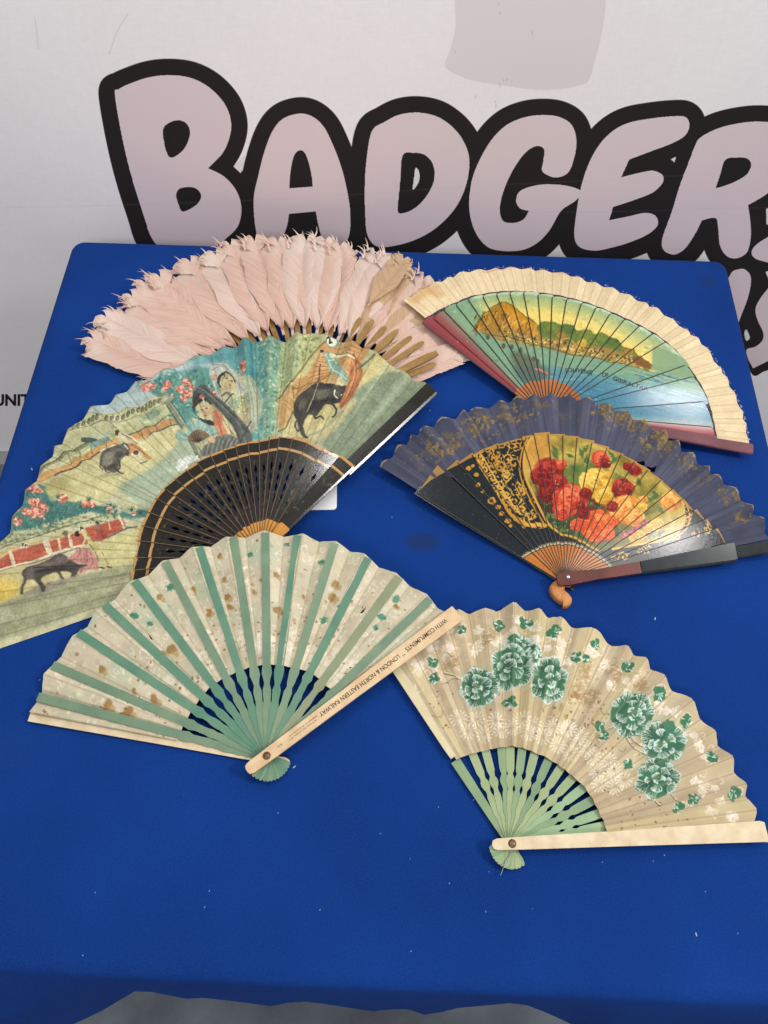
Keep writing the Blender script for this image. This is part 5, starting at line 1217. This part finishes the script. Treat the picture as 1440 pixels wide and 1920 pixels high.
    cv.line('194,872 198,882 204,884', 4, '5f5e55', 1, 2.5); cv.line('214,874 222,882 229,885', 4.5, '55544c', 1, 2.5); cv.line('222,862 224,874 216,880', 3, '55544c'); cv.line('188,862 186,872 192,880', 1.6, O); cv.ell(238, 848, 5, 4, '4a4944', .9); cv.line('232,832 238,838', 3, 'ddd8c0', .9)
    cv.ell(205, 888, 24, 3.5, '9a9a80', .5, -.15, .5)
    cv.spoly('241,829 252,828 262,838 272,848 282,858* 276,860 264,846 252,843 246,848 238,852* 243,840', 'cf9560', 1, 1); cv.line('246,832 258,840 270,850', 1.4, '7a5032', .8)
    cv.spoly('226,812 238,812 254,822 258,832 246,829 232,826', 'd7cda4', 1); cv.line('228,812 244,820 256,830', 1.5, O, .8); cv.ell(219, 809, 4.6, 4.2, '5b4a3c', 1); cv.ell(223, 812, 3, 3, 'd9b890', .9)
    cv.line('246,848 254,858 264,863', 4, 'ddd0ac', 1, 3); cv.line('258,848 266,858', 3.5, 'ddd0ac', 1, 2.5); cv.line('262,866 275,862', 2, O, .7); cv.ell(254, 846, 5, 4, '4a4038', .8)
    # ---- teal bushes with coral blossom behind the two women
    cv.spoly('255,722* 300,705 345,690 400,690 412,720 400,760 372,772 350,790 330,790 318,765 312,740 285,735', '5f988e', .95, 4, 3)
    for k in range(260):
        u, v = g.uniform(258, 405), g.uniform(690, 790)
        if v > 735 and u < 312: continue
        cv.ell(u, v, g.uniform(1.5, 4.5), g.uniform(1.5, 3.5), ('4a857e', '86b5a4', '3e746e', 'b8cfae', '6aa596')[k % 5], .65, g.uniform(0, 3), .3, .3, k)
    def blossom(x, y, r, k):
        for q in range(7):
            a = q * .9 + k; cv.ell(x + r * .55 * math.cos(a), y + r * .5 * math.sin(a), r * .46, r * .4, ('d98f74', 'c97460', 'e8b49c', 'b9604e')[q % 4], .95, a, .2, .15, q)
        for q in range(4): cv.ell(x + g.uniform(-r, r) * .6, y + g.uniform(-r, r) * .6, 1.3, 1.2, 'f0d2bc', .8)
        cv.line([(x - r * .5, y), (x, y + r * .25), (x + r * .5, y + r * .1)], 1.1, '8a4438', .6)
    for k, (x, y, r) in enumerate(((276, 722, 11), (270, 728, 7), (286, 719, 6), (314, 721, 9), (308, 727, 6), (348, 713, 9), (338, 728, 9), (352, 735, 8), (345, 745, 8), (357, 722, 7), (398, 736, 8), (405, 742, 6), (322, 741, 4), (456, 681, 8), (455, 690, 7), (510, 647, 4), (504, 662, 5), (492, 701, 6), (503, 745, 6), (503, 763, 6), (500, 774, 7), (500, 790, 9), (488, 787, 7))):
        blossom(x, y, r, k)
    # green post of the balcony
    cv.line('314,752 342,795 372,852', 9, '8d937a', 1); cv.line('317,750 345,792 376,850', 3, 'b6b998', .8); cv.line('310,755 338,798 368,852', 1.6, O, .8); cv.line('319,749 347,791 378,849', 1.4, O, .7); cv.line('303,752 320,746', 6, '9a9f84'); cv.line('292,738 306,736', 5, '8b8f72')
    # ---- turquoise hanging and foliage on the right of the women
    cv.spoly('462,630* 494,636* 500,700 498,760 492,822* 470,822* 472,760 462,690', '5fa09e', .95, 4); cv.line('480,640 484,720 484,810', 7, '83b3a8', .6); cv.line('470,640 473,720', 5, '3f8088', .6)
    cv.spoly('496,634* 526,632* 524,700 518,760 512,822* 490,822* 498,760', '84ab92', .95, 3)
    cv.spoly('526,632* 566,626* 560,680 548,720 532,742 518,770 512,800* 516,740', 'a9b487', .95, 3)
    for k in range(420):
        u = g.uniform(476, 566); v = g.uniform(632, 815)
        if u > 535 and v > 735 - (u - 535) * 1.2: continue
        cv.ell(u, v, g.uniform(1.2, 3.4), g.uniform(1.2, 3), (('c6c98e', '8fa873', 'd8d8a0', '78987a') if u > 524 else ('6fa392', 'a8c29c', '4b8880', 'cdd2ae'))[k % 4], .7, g.uniform(0, 3), .3, .3, k)
    cv.spoly('566,626* 600,620* 604,640 590,660 575,672 560,690', 'b9be8a', .95, 2)
    for k in range(90): cv.ell(g.uniform(562, 600), g.uniform(622, 672), g.uniform(1.5, 3.4), g.uniform(1.3, 3), ('d4d49a', '8f9f68', 'c3c586', '7c8c60')[k % 4], .75, 0, .3, .3, k)
    # ---- woman in the white mantilla
    cv.spoly('466,702* 478,712 488,738 494,753 484,790 472,812 466,780 464,740', 'b3b79c', .95, 2); 
    for q in ('468,705 480,740 482,790', '472,706 488,745', '466,720 474,760 474,800'): cv.line(q, 1.5, '7f8872', .7)
    cv.spoly('425,753 437,745 452,738 466,736 468,766 458,791 437,768', '9fb093', 1, 1); cv.spoly('440,768 466,756 466,775 458,792 446,780', 'c3b48a', .95, 1)
    for k in range(40): cv.ell(g.uniform(428, 466), g.uniform(742, 775), 2, 1.7, ('d4cf98', '6f9c8c', 'e0dcb4', '7d9478')[k % 4], .8)
    cv.line('448,742 456,756 452,766', 3.4, 'd3b45e', .9)
    cv.spoly('391,693 396,683 402,678 412,678 424,683 436,694 446,708 460,722 464,730* 454,736 440,736 444,725 440,714 430,700 416,694 408,702 404,716 410,736 414,752* 404,732 396,712', 'bcc0b4', 1, 1)
    for q in ('396,690 410,684 424,690 440,712', '400,698 404,720 412,745', '430,692 446,716 458,730', '402,680 416,682 432,694'): cv.line(q, 1.4, '848a80', .8)
    for k in range(26): cv.ell(g.uniform(393, 452), g.uniform(680, 715), 1.2, 1.2, 'dfe2d8', .7)
    cv.spoly('412,712 420,705 430,703 437,710 441,721 434,724 428,725 420,722 414,720', 'cbbb8e', 1)
    cv.spoly('405,712 408,702 416,696 424,697 420,701 412,706 409,716', '4a443a', 1)
    for q in ('408,708 414,700 424,697 434,702', '410,716 408,708 414,702', '412,722 409,714 413,706', '424,698 434,703 440,712', '416,700 422,703 418,707', '430,700 436,706 441,716'): cv.line(q, 2.6, '4a4238', .95, 1.2)
    for q in ('414,712 420,706', '428,720 436,722', '420,722 428,727'): cv.line(q, 1.4, '8f7c58', .7)
    cv.ell(424, 709, 3.4, 1.3, '3f3a32', .9, .5); cv.ell(434, 713, 2.4, 1.2, '3f3a32', .9, .6); cv.line('430,712 433,718', 1.1, '8a7a58', .8); cv.ell(431, 721, 2.4, 1, 'a85a48', .9, .3)
    cv.line('412,725 424,728 436,726', 4, 'c9a47c', .9); cv.line('417,754 428,744 438,736', 2.6, O, .9); cv.line('428,728 440,736 456,736', 3, 'd9cf9e', .9); cv.line('414,738 424,734 434,742', 3.4, '6c6e62', .8); cv.ell(400, 704, 5, 7, 'b98d74', .7, .3, .4)
    # ---- dark draped mantilla and the woman leaning in front with her fan
    cv.spoly('379,839 394,824 408,814 433,812 454,826 446,838 430,842 412,849 379,853', '7b8076', 1, 1)
    for k in range(16):
        x = 382 + k * 4.4; cv.line([(x, 850 - k * 1.0), (x + 3, 836 - k * .8), (x + 8, 824 - k * .4)], 1.8, ('4d524a', 'a2a698')[k % 2], .6)
    cv.spoly('360,748 362,732 372,724 384,730 392,744 397,758 392,752 380,749 369,755 362,770', '4a443c', 1)
    for q in ('362,752 366,742 374,740', '368,757 372,748 382,748', '390,750 397,758 399,766', '360,762 362,754 367,750', '386,740 392,748'): cv.line(q, 2.4, '3a342c', .9, 1)
    for q in ('364,738 372,730', '374,734 384,738', '368,746 376,744'): cv.line(q, 1.3, '8d8672', .6)
    cv.spoly('369,757 376,753 386,752 395,757 399,768 394,778 386,782 378,776 370,766', 'c9b588', 1)
    cv.ell(377, 765, 2.6, 1.1, '3f3a32', .9, .4); cv.ell(386, 763, 2.6, 1.1, '3f3a32', .9, -.2); cv.line('381,766 383,772', 1, '8a7450', .8); cv.ell(384, 776, 2.4, 1, 'a4513f', .9, .1); cv.line('363,766 366,776 372,778', 2, O, .7)
    cv.ell(378, 741, 6, 5, 'cf8a72', .95, 0, .3, .3); cv.line('380,744 382,752', 2.4, 'dcd6c0', .9)
    cv.spoly('370,778 380,783 396,786 404,796 392,794 380,790', '3d4642', 1); cv.spoly('398,774 404,765 412,770 420,784 428,806 420,812 410,815 402,800', 'd08c68', 1, 1); cv.line('404,768 412,790 414,812', 1.4, '9a5a40', .7)
    cv.spoly('416,784 424,782 436,794 446,812 446,818 438,816 428,810 420,798', 'cfc596', 1, 1); cv.line('418,784 428,800 440,816', 1.3, O, .7); cv.line('394,758 400,764 398,772', 3, 'd0a878', .8)
    cv.spoly('365,730 372,720 384,720 398,734 420,752 444,776 466,802 472,824 458,832 448,828 440,806 424,782 404,762 390,748 376,736', '626a64', 1, 1)
    for q in ('372,724 390,736 420,762 446,792 460,826', '380,724 402,742 436,774 464,808', '385,738 410,762 436,794 450,826'): cv.line(q, 1.8, ('8d938a', '3f4642', '7a8078')[len(q) % 3], .7)
    cv.line('450,828 462,800 470,790', 3, '434a46', .7)
    cv.spoly('330,823 332,806 338,800 354,790 373,787 394,795 408,805 404,814* 390,814* 380,805 366,803 354,812 352,824*', '8fb2a8', 1, 1)
    for q in range(14):
        a = math.pi + .25 + q * .19; cv.line([(371 + 20 * math.cos(a), 824 + 19 * math.sin(a)), (371 + 38 * math.cos(a), 824 + 35 * math.sin(a))], 1.4, ('d9d48e', '6a9a98', 'b7d0c4')[q % 3], .75)
    cv.ell(345, 803, 7, 5, 'd6cf8a', .7, 0, .4); cv.spoly('352,820 356,811 366,804 378,804 391,812 388,818 372,826 366,828', '8f7a5c', 1)
    for q in range(10):
        a = math.pi + .3 + q * .26; cv.line([(372, 827), (372 + 20 * math.cos(a), 827 + 20 * math.sin(a))], 1.2, '4a3c2e', .8)
    cv.spoly('388,820 394,815 402,818 402,826 394,828', 'd6b48a', 1); cv.line('366,829 376,833 388,828', 4, 'cdb98c', .9)
    for (x, y, r) in ((342, 866, 13), (354, 860, 11), (336, 874, 9), (366, 858, 8), (348, 876, 8)):
        for q in range(6): cv.ell(x + r * .5 * math.cos(q * 1.05), y + r * .45 * math.sin(q * 1.05), r * .42, r * .34, ('d9ddd2', 'c3cfca', 'e6e6da')[q % 3], .9, q, .3, .2, q)
    cv.ell(366, 868, 14, 6, '88a894', .7, -.4, .5, .3); cv.ell(335, 890, 12, 5, 'a4b49a', .6, -.4, .5, .3)
    # ---- ring on the right: planks, matador, bull
    cv.spoly('521,800* 524,745 547,722 566,680 600,650 625,632 665,640 692,651 700,700* 690,720 660,760 600,800 540,815', 'c9bf88', 1, 3)
    cv.spoly('554,752* 548,722 572,690 590,664 610,640 640,630 666,640 691,651 684,672 650,700 632,713 594,718', 'cfa066', .95, 2); cv.spoly('521,748 548,722 560,730 552,760 530,800 522,790', 'd0a468', .8, 3)
    for k in range(11):
        a = k / 10; cv.line([(556 + 60 * a, 748 - 100 * a), (600 + 80 * a, 712 - 62 * a)], 1.6, '8a6238', .6)
    for k in range(5): cv.line([(526 + k * 8, 752 - k * 4), (552 + k * 4, 772 - k * 6)], 1.4, '9a7244', .6)
    cv.line('518,746 548,712 580,668 610,640 640,618', 3.4, '97824e', .9); cv.line('548,722 552,770', 2.2, '8c7a4c', .7); cv.spoly('556,704* 582,672* 600,652* 590,680 570,702', 'cfcf94', .9, 2)
    for q in ('522,742 536,726 552,708', '550,740 566,724', '548,726 600,714'): cv.line(q, 1.6, '5e5a44', .7)
    cv.ell(624, 638, 13, 9, '7fae9e', 1, -.4); cv.ell(622, 638, 9.5, 7, 'e0e0c8', 1, -.4); cv.text('2', 616, 643, 11, '1e2420', -.5, 1.1, .03)
    # grey green field with pale bands following the folds
    cv.spoly('672,718 690,690 705,659 731,675 720,700 698,708 690,720', 'cfc288', .9, 3)
    cv.spoly('590,820* 632,770 665,735 698,708 727,694 779,706 820,730* 690,870 640,868 600,832 570,824', '8f9c80', 1, 4)
    for k, (t0, w) in enumerate(((.13, .02), (.24, .018), (.33, .025), (.45, .014))):
        t = f.tR + t0; m = np.clip(1 - np.abs(cv.T - t) / w, 0, 1) * np.clip((cv.R - .17) * 30, 0, 1); cv.mix(A, m * .55, 'b3bd9e', 1)
    cv.spoly('540,812 570,800 600,790 632,768 660,745 668,752 630,800 600,825 560,822', 'c8bd8c', .9, 4); cv.line('640,770 600,806 560,820', 5, '9aa488', .6)
    B = '504e46'
    cv.spoly('550,763 553,748 562,736 578,726 594,716 611,714 630,720 645,718 654,724 652,734 647,748 638,752 627,752 613,754 603,765 590,780* 584,774 577,776 571,786 568,800 574,816* 566,814 560,800 556,786 551,776', B, 1, 1)
    cv.ell(605, 736, 15, 10, '8a8876', .7, -.5, .6); cv.ell(566, 755, 7, 13, '7f7d6c', .7, .3, .6); cv.ell(634, 736, 7, 5, '76746a', .6, 0, .6); cv.ell(590, 758, 16, 9, '2f2d28', .7, -.6, .6); cv.ell(622, 748, 12, 5, '2f2d28', .7, -.2, .5)
    for q in ('556,770 560,752 570,742', '578,728 594,718 612,716', '600,746 612,752 626,752', '640,722 648,728 646,744'): cv.line(q, 1.4, '1f1d19', .8)
    cv.line('606,756 622,754 630,764 629,774 623,779', 5, B, 1, 3); cv.line('588,770 590,781 600,779 606,783', 4.5, B, 1, 3); cv.line('563,800 568,814 576,818', 4, B, 1, 3)
    cv.line('548,768 540,790 532,803 520,806', 2.4, '76695c', .9); cv.line('556,786 553,796 558,806 562,804', 3, '54524a', .9)
    cv.line('628,730 626,738 632,742', 2.6, 'e6e2cc', 1); cv.line('652,722 658,724 656,718', 2, 'e0dcc8', 1); cv.ell(640, 736, 1.6, 1.2, 'd8d2b0', 1); cv.line('600,682 598,706 594,718', 2.2, '5a4438', .9); cv.line('596,716 586,745 575,771', 1.8, 'c9b88c', .9)
    for k in range(14): cv.line([(585 + k * 2.6, 722 - k * .5), (587 + k * 2.6, 727 - k * .2)], 1.3, '26251f', .7)
    cv.spoly('661,664 670,668 678,684 680,702 672,722 662,740 648,757 637,765* 637,752 644,736 652,714 656,690', 'bd7a48', 1, 1); cv.spoly('664,672 672,684 672,704 660,728 646,750 652,728 662,704', 'd69c6a', .8, 2); cv.line('666,668 668,700 656,734 640,760', 1.6, '8f5236', .8); cv.line('661,672 664,700 652,734', 1.5, 'e4b284', .8); cv.line('663,662 668,676', 3, '6e6354', .8)
    cv.spoly('607,664 616,656 628,657 634,664 632,676 642,688 652,702 654,713 644,710 630,702 620,692 614,680', '8fb0a0', 1, 1)
    for q in ('612,664 622,684 640,704', '620,658 630,676', '624,690 640,700 652,708', '616,672 628,668'): cv.line(q, 1.5, ('4c7468', 'dfe0c4')[len(q) % 2], .8)
    cv.line('624,660 640,664 656,666 664,668', 5, 'd9d2a6', 1, 3.5); cv.line('626,657 642,661 660,663', 1.3, O, .7); cv.line('612,662 604,664 600,660', 3.4, 'd2c496', .9); cv.ell(603, 658, 3.6, 3, '3a3630', 1); cv.ell(606, 662, 2.8, 2.6, 'd4ac84', .9); cv.ell(622, 662, 5, 4, 'd8d49a', .8, 0, .3, .4)
    cv.line('640,706 632,712 640,718 650,712', 3, 'd8cfa8', .8); cv.line('672,688 690,676 702,664', 5, '6f7a66', .8)
    # ---- lower left: hedge, red barrier, bull, bullfighter with pink cape
    cv.ell(105, 905, 32, 12, 'a7a068', .6, -.3, .7, .3); cv.spoly('60,900* 110,905 140,915 130,935 90,930 60,925', 'b9b078', .7, 5, 3)
    cv.spoly('12,996* 18,969 33,946 50,912 75,905 90,925 100,937 133,940 160,938 179,944 208,950 240,958 273,952 275,966 240,970 208,967 170,958 135,965 110,978 87,990 42,990', '4d857c', .95, 2, 4)
    for k in range(330):
        u = g.uniform(15, 275); v = g.uniform(908, 995); top = np.interp(u, [15, 50, 75, 100, 180, 275], [975, 915, 912, 938, 945, 954]); bot = np.interp(u, [15, 42, 87, 135, 208, 275], [996, 990, 990, 966, 968, 966])
        if v < top or v > bot: continue
        cv.line([(u, v), (u + g.uniform(-4, 4), v - g.uniform(3, 8))], g.uniform(1.4, 3), ('39706a', '6fa392', '2f5f5c', '8cb29a')[k % 4], .7, .8)
    for k in range(240):
        u = g.uniform(2, 225); v = np.interp(u, [0, 60, 110, 180, 225], [1010, 996, 980, 968, 966]) + g.uniform(-8, 10)
        cv.ell(u, v, g.uniform(1.5, 4), g.uniform(1.3, 3), ('b4b98c', '8f9c70', 'c9c79a', '75875f')[k % 4], .7, 0, .3, .3, k)
    for k, (x, y, r) in enumerate(((63, 915, 11), (74, 919, 7), (54, 913, 6), (69, 946, 13), (58, 938, 8), (80, 950, 9), (62, 959, 12), (48, 957, 9), (74, 962, 8), (32, 976, 9), (117, 933, 10), (160, 942, 9), (170, 943, 8), (202, 950, 5), (209, 957, 4), (250, 960, 5), (31, 953, 5), (82, 971, 3))): blossom(x, y, r, k)
    for (x, y) in ((165, 930), (205, 940), (212, 945), (195, 946), (245, 950), (262, 955), (108, 928)):
        for q in range(5): a = -2.6 + q * .5; cv.line([(x, y + 5), (x + 9 * math.cos(a), y + 5 + 9 * math.sin(a))], 2.2, '2f6660', .8, .6)
    cv.poly(P('-130,1120 0,1042 21,1033 79,1017 133,1000 170,985 229,969 235,988 200,1004 160,1018 100,1035 25,1060 0,1067 -130,1150')[0], 'c4684c', 1, 1)
    for k in range(60):
        f_ = g.random(); u = -5 + 235 * f_; v = 1056 - 76 * f_ + g.uniform(-11, 9); cv.line([(u, v), (u + 16, v - 5)], 1.6, ('a84f3a', 'd8886a', 'b85c42')[k % 3], .5)
    cv.line('-100,1085 0,1036 40,1024 80,1012 133,996', 6, 'c8b073', .9, 4)
    for q, w in (('17,1034 24,1060', 7), ('85,1014 93,1038', 11), ('108,1008 113,1034', 4.5), ('127,1001 133,1022', 6), ('222,966 232,990', 5), ('202,975 205,990', 2)): cv.line(q, w, 'd8d0b0', .95)
    cv.line('-100,1118 0,1067 60,1048 100,1035 156,1020', 3.4, 'ddd6bc', .95); cv.line('-100,1122 0,1071 60,1052 100,1039 156,1024', 1.5, '6c4a3a', .7); cv.line('200,1006 236,989 255,985', 3, '6d675c', .9)
    cv.line('0,1028 62,1004 125,985 187,965', 2, '6a6a50', .8); cv.line('0,1022 62,998 125,978', 1.2, '7d7a58', .6)
    cv.spoly('37,1028 40,1020 48,1017 54,1022 52,1027', 'd3cdb0', .95); cv.text('7n', 40, 1026, 7.5, '26221c', -.2, 1.1, .02); cv.ell(153, 990, 6, 5, 'ddd4b4', .95); cv.text('8', 150, 993.5, 7, '26221c', -.1, 1.1, .02)
    cv.ell(121, 998, 6, 5, '5c5a44', .7, 0, .5, .5)
    # sand of the near ring
    cv.spoly('150,1030 205,1006 255,988 275,975* 262,1020 250,1058 200,1070 190,1040', 'cdc58c', .95, 3)
    cv.spoly('-130,1150* 0,1072 60,1056 120,1040 150,1080 120,1110 40,1115 -130,1190*', 'c9bf8a', .95, 3); cv.ell(-10, 1108, 44, 22, 'd9bd55', .9, -.2, .8); 
    cv.spoly('-130,1200* 0,1130 60,1108 160,1075 250,1056* 246,1110* 120,1160 -130,1240*', 'a3a582', .95, 3); cv.line('-100,1190 60,1140 240,1090', 16, 'b4b48e', .5); cv.line('-60,1150 60,1120 240,1072', 5, '8a8a6c', .5)
    cv.spoly('38,1112 70,1095 120,1082 150,1074 130,1086 90,1106 60,1112', '9a8f82', .8, 2)
    BB = '5a524c'
    cv.spoly('40,1075 48,1062 69,1055 90,1044 112,1036 129,1045 146,1056 165,1058 150,1065 140,1077 130,1080* 132,1072 112,1071 119,1084 112,1082 106,1073 90,1075 74,1084 83,1098 81,1108* 76,1106 69,1092 58,1084 48,1087 41,1098 41,1112* 34,1112* 36,1096 43,1084', BB, 1, 1)
    cv.spoly('56,1062 90,1049 112,1040 128,1048 100,1057 74,1066', '93837a', .75, 3); cv.spoly('60,1074 90,1070 130,1068 146,1066 120,1064 80,1066', '2c2724', .75, 2); cv.ell(54, 1074, 9, 10, '857872', .6, .4, .5); cv.line('60,1062 120,1060 150,1060', 2.5, '2c2826', .7); cv.line('44,1082 40,1092', 2, '8a7f78', .7)
    cv.spoly('123,1044 136,1036 150,1026 166,1028 178,1042 184,1056 182,1066 160,1068 146,1077* 150,1066 166,1057 148,1054', 'c78d84', 1, 1)
    for q in ('150,1030 140,1044 130,1048', '160,1030 162,1050 150,1070', '168,1034 172,1052 168,1064', '154,1030 152,1050', '176,1046 178,1062'): cv.line(q, 1.6, ('9a5d5c', 'ddb0a4')[len(q) % 2], .7)
    cv.line('156,996 162,1006 168,1016', 10, 'cbbf86', 1, 8); cv.line('162,1000 172,1008', 3, '9a8a58', .8); cv.line('168,1014 180,1026 188,1046 190,1062', 8, 'cfc088', 1, 4.5); cv.line('182,1030 194,1046 203,1062', 7, 'd4c690', 1, 4); cv.line('166,1018 176,1032 184,1050', 1.6, '6a5c40', .8); cv.line('190,1034 202,1060', 1.3, '7a6a48', .8)
    cv.line('158,1004 154,1018 152,1026', 4, 'd6cda0', 1); cv.ell(144, 999, 5.5, 5, '2e2925', 1); cv.ell(149, 996, 3.4, 3, 'd6b08a', .9); cv.line('186,1062 194,1064', 2.4, '3a342e', .9); cv.line('200,1061 207,1063', 2.4, '3a342e', .9)
    cv.spoly('178,1002 182,988 190,986 200,1004 192,1010 180,1010', 'b85a4c', 1); cv.line('180,976 184,990', 6, '8f8268', 1); cv.ell(181, 978, 3, 2.6, '4a3e34', 1); cv.line('186,990 192,1006', 1.2, '7a342c', .8)
    # age, and creases showing in the paper
    cv.roughen(1.7, 5, 12); cv.dabs(6500, (cv.R > .13) & (cv.R < R(cv.T)) & (cv.T > f.tR) & (cv.T < f.tL), 2.6, 6, .30, .12)
    n = fbm(cv.U / 3.2, cv.V / 3.2, 4, 3); cv.rgb += ((n - .5) * .13)[..., None]; n = fbm(cv.U / 14, cv.V / 14, 44, 4); cv.rgb += ((n - .5) * .14)[..., None]
    gr = cv.rgb.mean(axis=2, keepdims=True); cv.rgb += (gr - cv.rgb) * .16
    f.creases(cv, 23, 8, .5, 9, .1, '5f5a40', .26)
    e = R(cv.T) - cv.R; cv.mix(A, np.clip(1 - e / .0022, 0, 1) * .75, '9c8a5e', 1)
    lm = print_mat('printed_leaf', cv, .8, 0, .35, 500, gamma=1.28)
    crump = lambda t: .85 + 1.0 * math.exp(-((t - f.pol(505, 720)[0]) / .22) ** 2)
    f.leaf(lambda t: rs(t) - .012, R, 23, .0002, .0034, lm, cv, -.0026, .1, 8, 12, f.tL, f.tR, .0014, crump, 9, jit=.5)
    # sticks
    sv = f.canvas('fan_e_sticks', .20, '26231f', .0005); rq = sv.R / rs(sv.T)
    n = fbm(sv.U / 6, sv.V / 6, 4, 3); sv.rgb += ((n - .5) * .05)[..., None]
    gold = 'b98f58'
    sv.mix(A, (np.abs(rq - .885) < .0115).astype(np.float32), gold, .95); sv.mix(A, (rq > .984).astype(np.float32), 'b3864f', 1)
    sv.mix(A, np.clip((fbm(sv.U / 7, sv.V / 7, 14, 3) - .70) * 14, 0, 1) * ((rq > .35) & (rq < .84)), '6e685e', .5)
    w = fbm(sv.T * 60, sv.R * 60, 3, 3); sv.mix(A, (rq < .27).astype(np.float32), 'b97c34', 1); sv.mix(A, ((rq < .27) * np.clip((w - .4) * 3, 0, 1)), 'd39a4e', .8)
    bm = print_mat('pierced_lacquer', sv, .13, 0, .05, 200)
    ed = P('245,1092 247,1070 253,1046 260,1014 267,986 277,960 291,934 307,915 327,897 348,880 369,866 394,853 418,842 441,835 464,828 486,826 505,821 524,818 549,820 577,827 605,842 636,857')[0]
    holes = [(.80, .018, .0004), (.735, .045, .0019), (.64, .04, .0017), (.555, .045, .0017), (.465, .04, .0014)]
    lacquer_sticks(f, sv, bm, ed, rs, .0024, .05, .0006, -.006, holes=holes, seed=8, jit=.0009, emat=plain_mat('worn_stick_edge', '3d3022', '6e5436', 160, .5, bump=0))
    blk = plain_mat('worn_black_lacquer', '16150f', '24221c', 70, .2, bump=.08)
    f.strip('guard_stick', f.tL + .01, [(-.01, .003, -.003), (0, .003, -.003), (float(rs(f.tL)), .006, -.006)], blk, sv, .0012, 0, -.0022, -.0022)
    t = f.pol(652, 867)[0]; L = float(rs(t)) + .001
    gq = f.strip('guard_stick', t, [(-.008, .003, -.003), (0, .004, -.004), (L * .5, .008, -.0072), (L - .002, .0105, -.0105), (L, .010, -.010)], bm, sv, .0022, .11, .003, .003, ujit=0, bev=.002)
    t2 = f.pol(806, 736)[0]; t2 = f.tR + .005
    f.strip('guard_tip', t2, [(L - .01, .0085, -.006), (float(R(t2)) - .001, .0095, -.0075), (float(R(t2)), .009, -.007)], blk, None, .002, .12, .0004, .0002, parent=gq, bev=.0024)
    f.rivet(BRASS, f.z0 + f.stack + .004, .0024)
fan_e()

# ------------------------------------------------------------------ white card half hidden under the bullfight fan
def card():
    m = plain_mat('white_card', 'd4d3d6', 'dcdbdd', 60, .5, bump=.03)
    c = onto(596, 938, .001); a = .06; V, F = [], []; hx_, hy_, r = .027, .020, .004; n = 6; pr = []
    for sx, sy, a0 in ((1, -1, -math.pi / 2), (1, 1, 0), (-1, 1, math.pi / 2), (-1, -1, math.pi)):
        for k in range(n):
            an = a0 + k / (n - 1) * math.pi / 2; pr.append((sx * (hx_ - r) + r * math.cos(an), sy * (hy_ - r) + r * math.sin(an)))
    e = onto(628, 952, .001)
    M = len(pr)
    for z in (.0006, .0014):
        for x, y in pr: V.append((x * math.cos(a) - y * math.sin(a), x * math.sin(a) + y * math.cos(a), z))
    F.append(tuple(range(M - 1, -1, -1))); F.append(tuple(range(M, 2 * M)))
    for i in range(M): F.append((i, (i + 1) % M, M + (i + 1) % M, M + i))
    o = mesh_obj('card', V, F, m, None, None, False, (e[0] - hx_ + .001, e[1] + hy_ - .004, 0))
    tag(o, 'small white card with rounded corners poking out under the black fan sticks', 'card')
card()
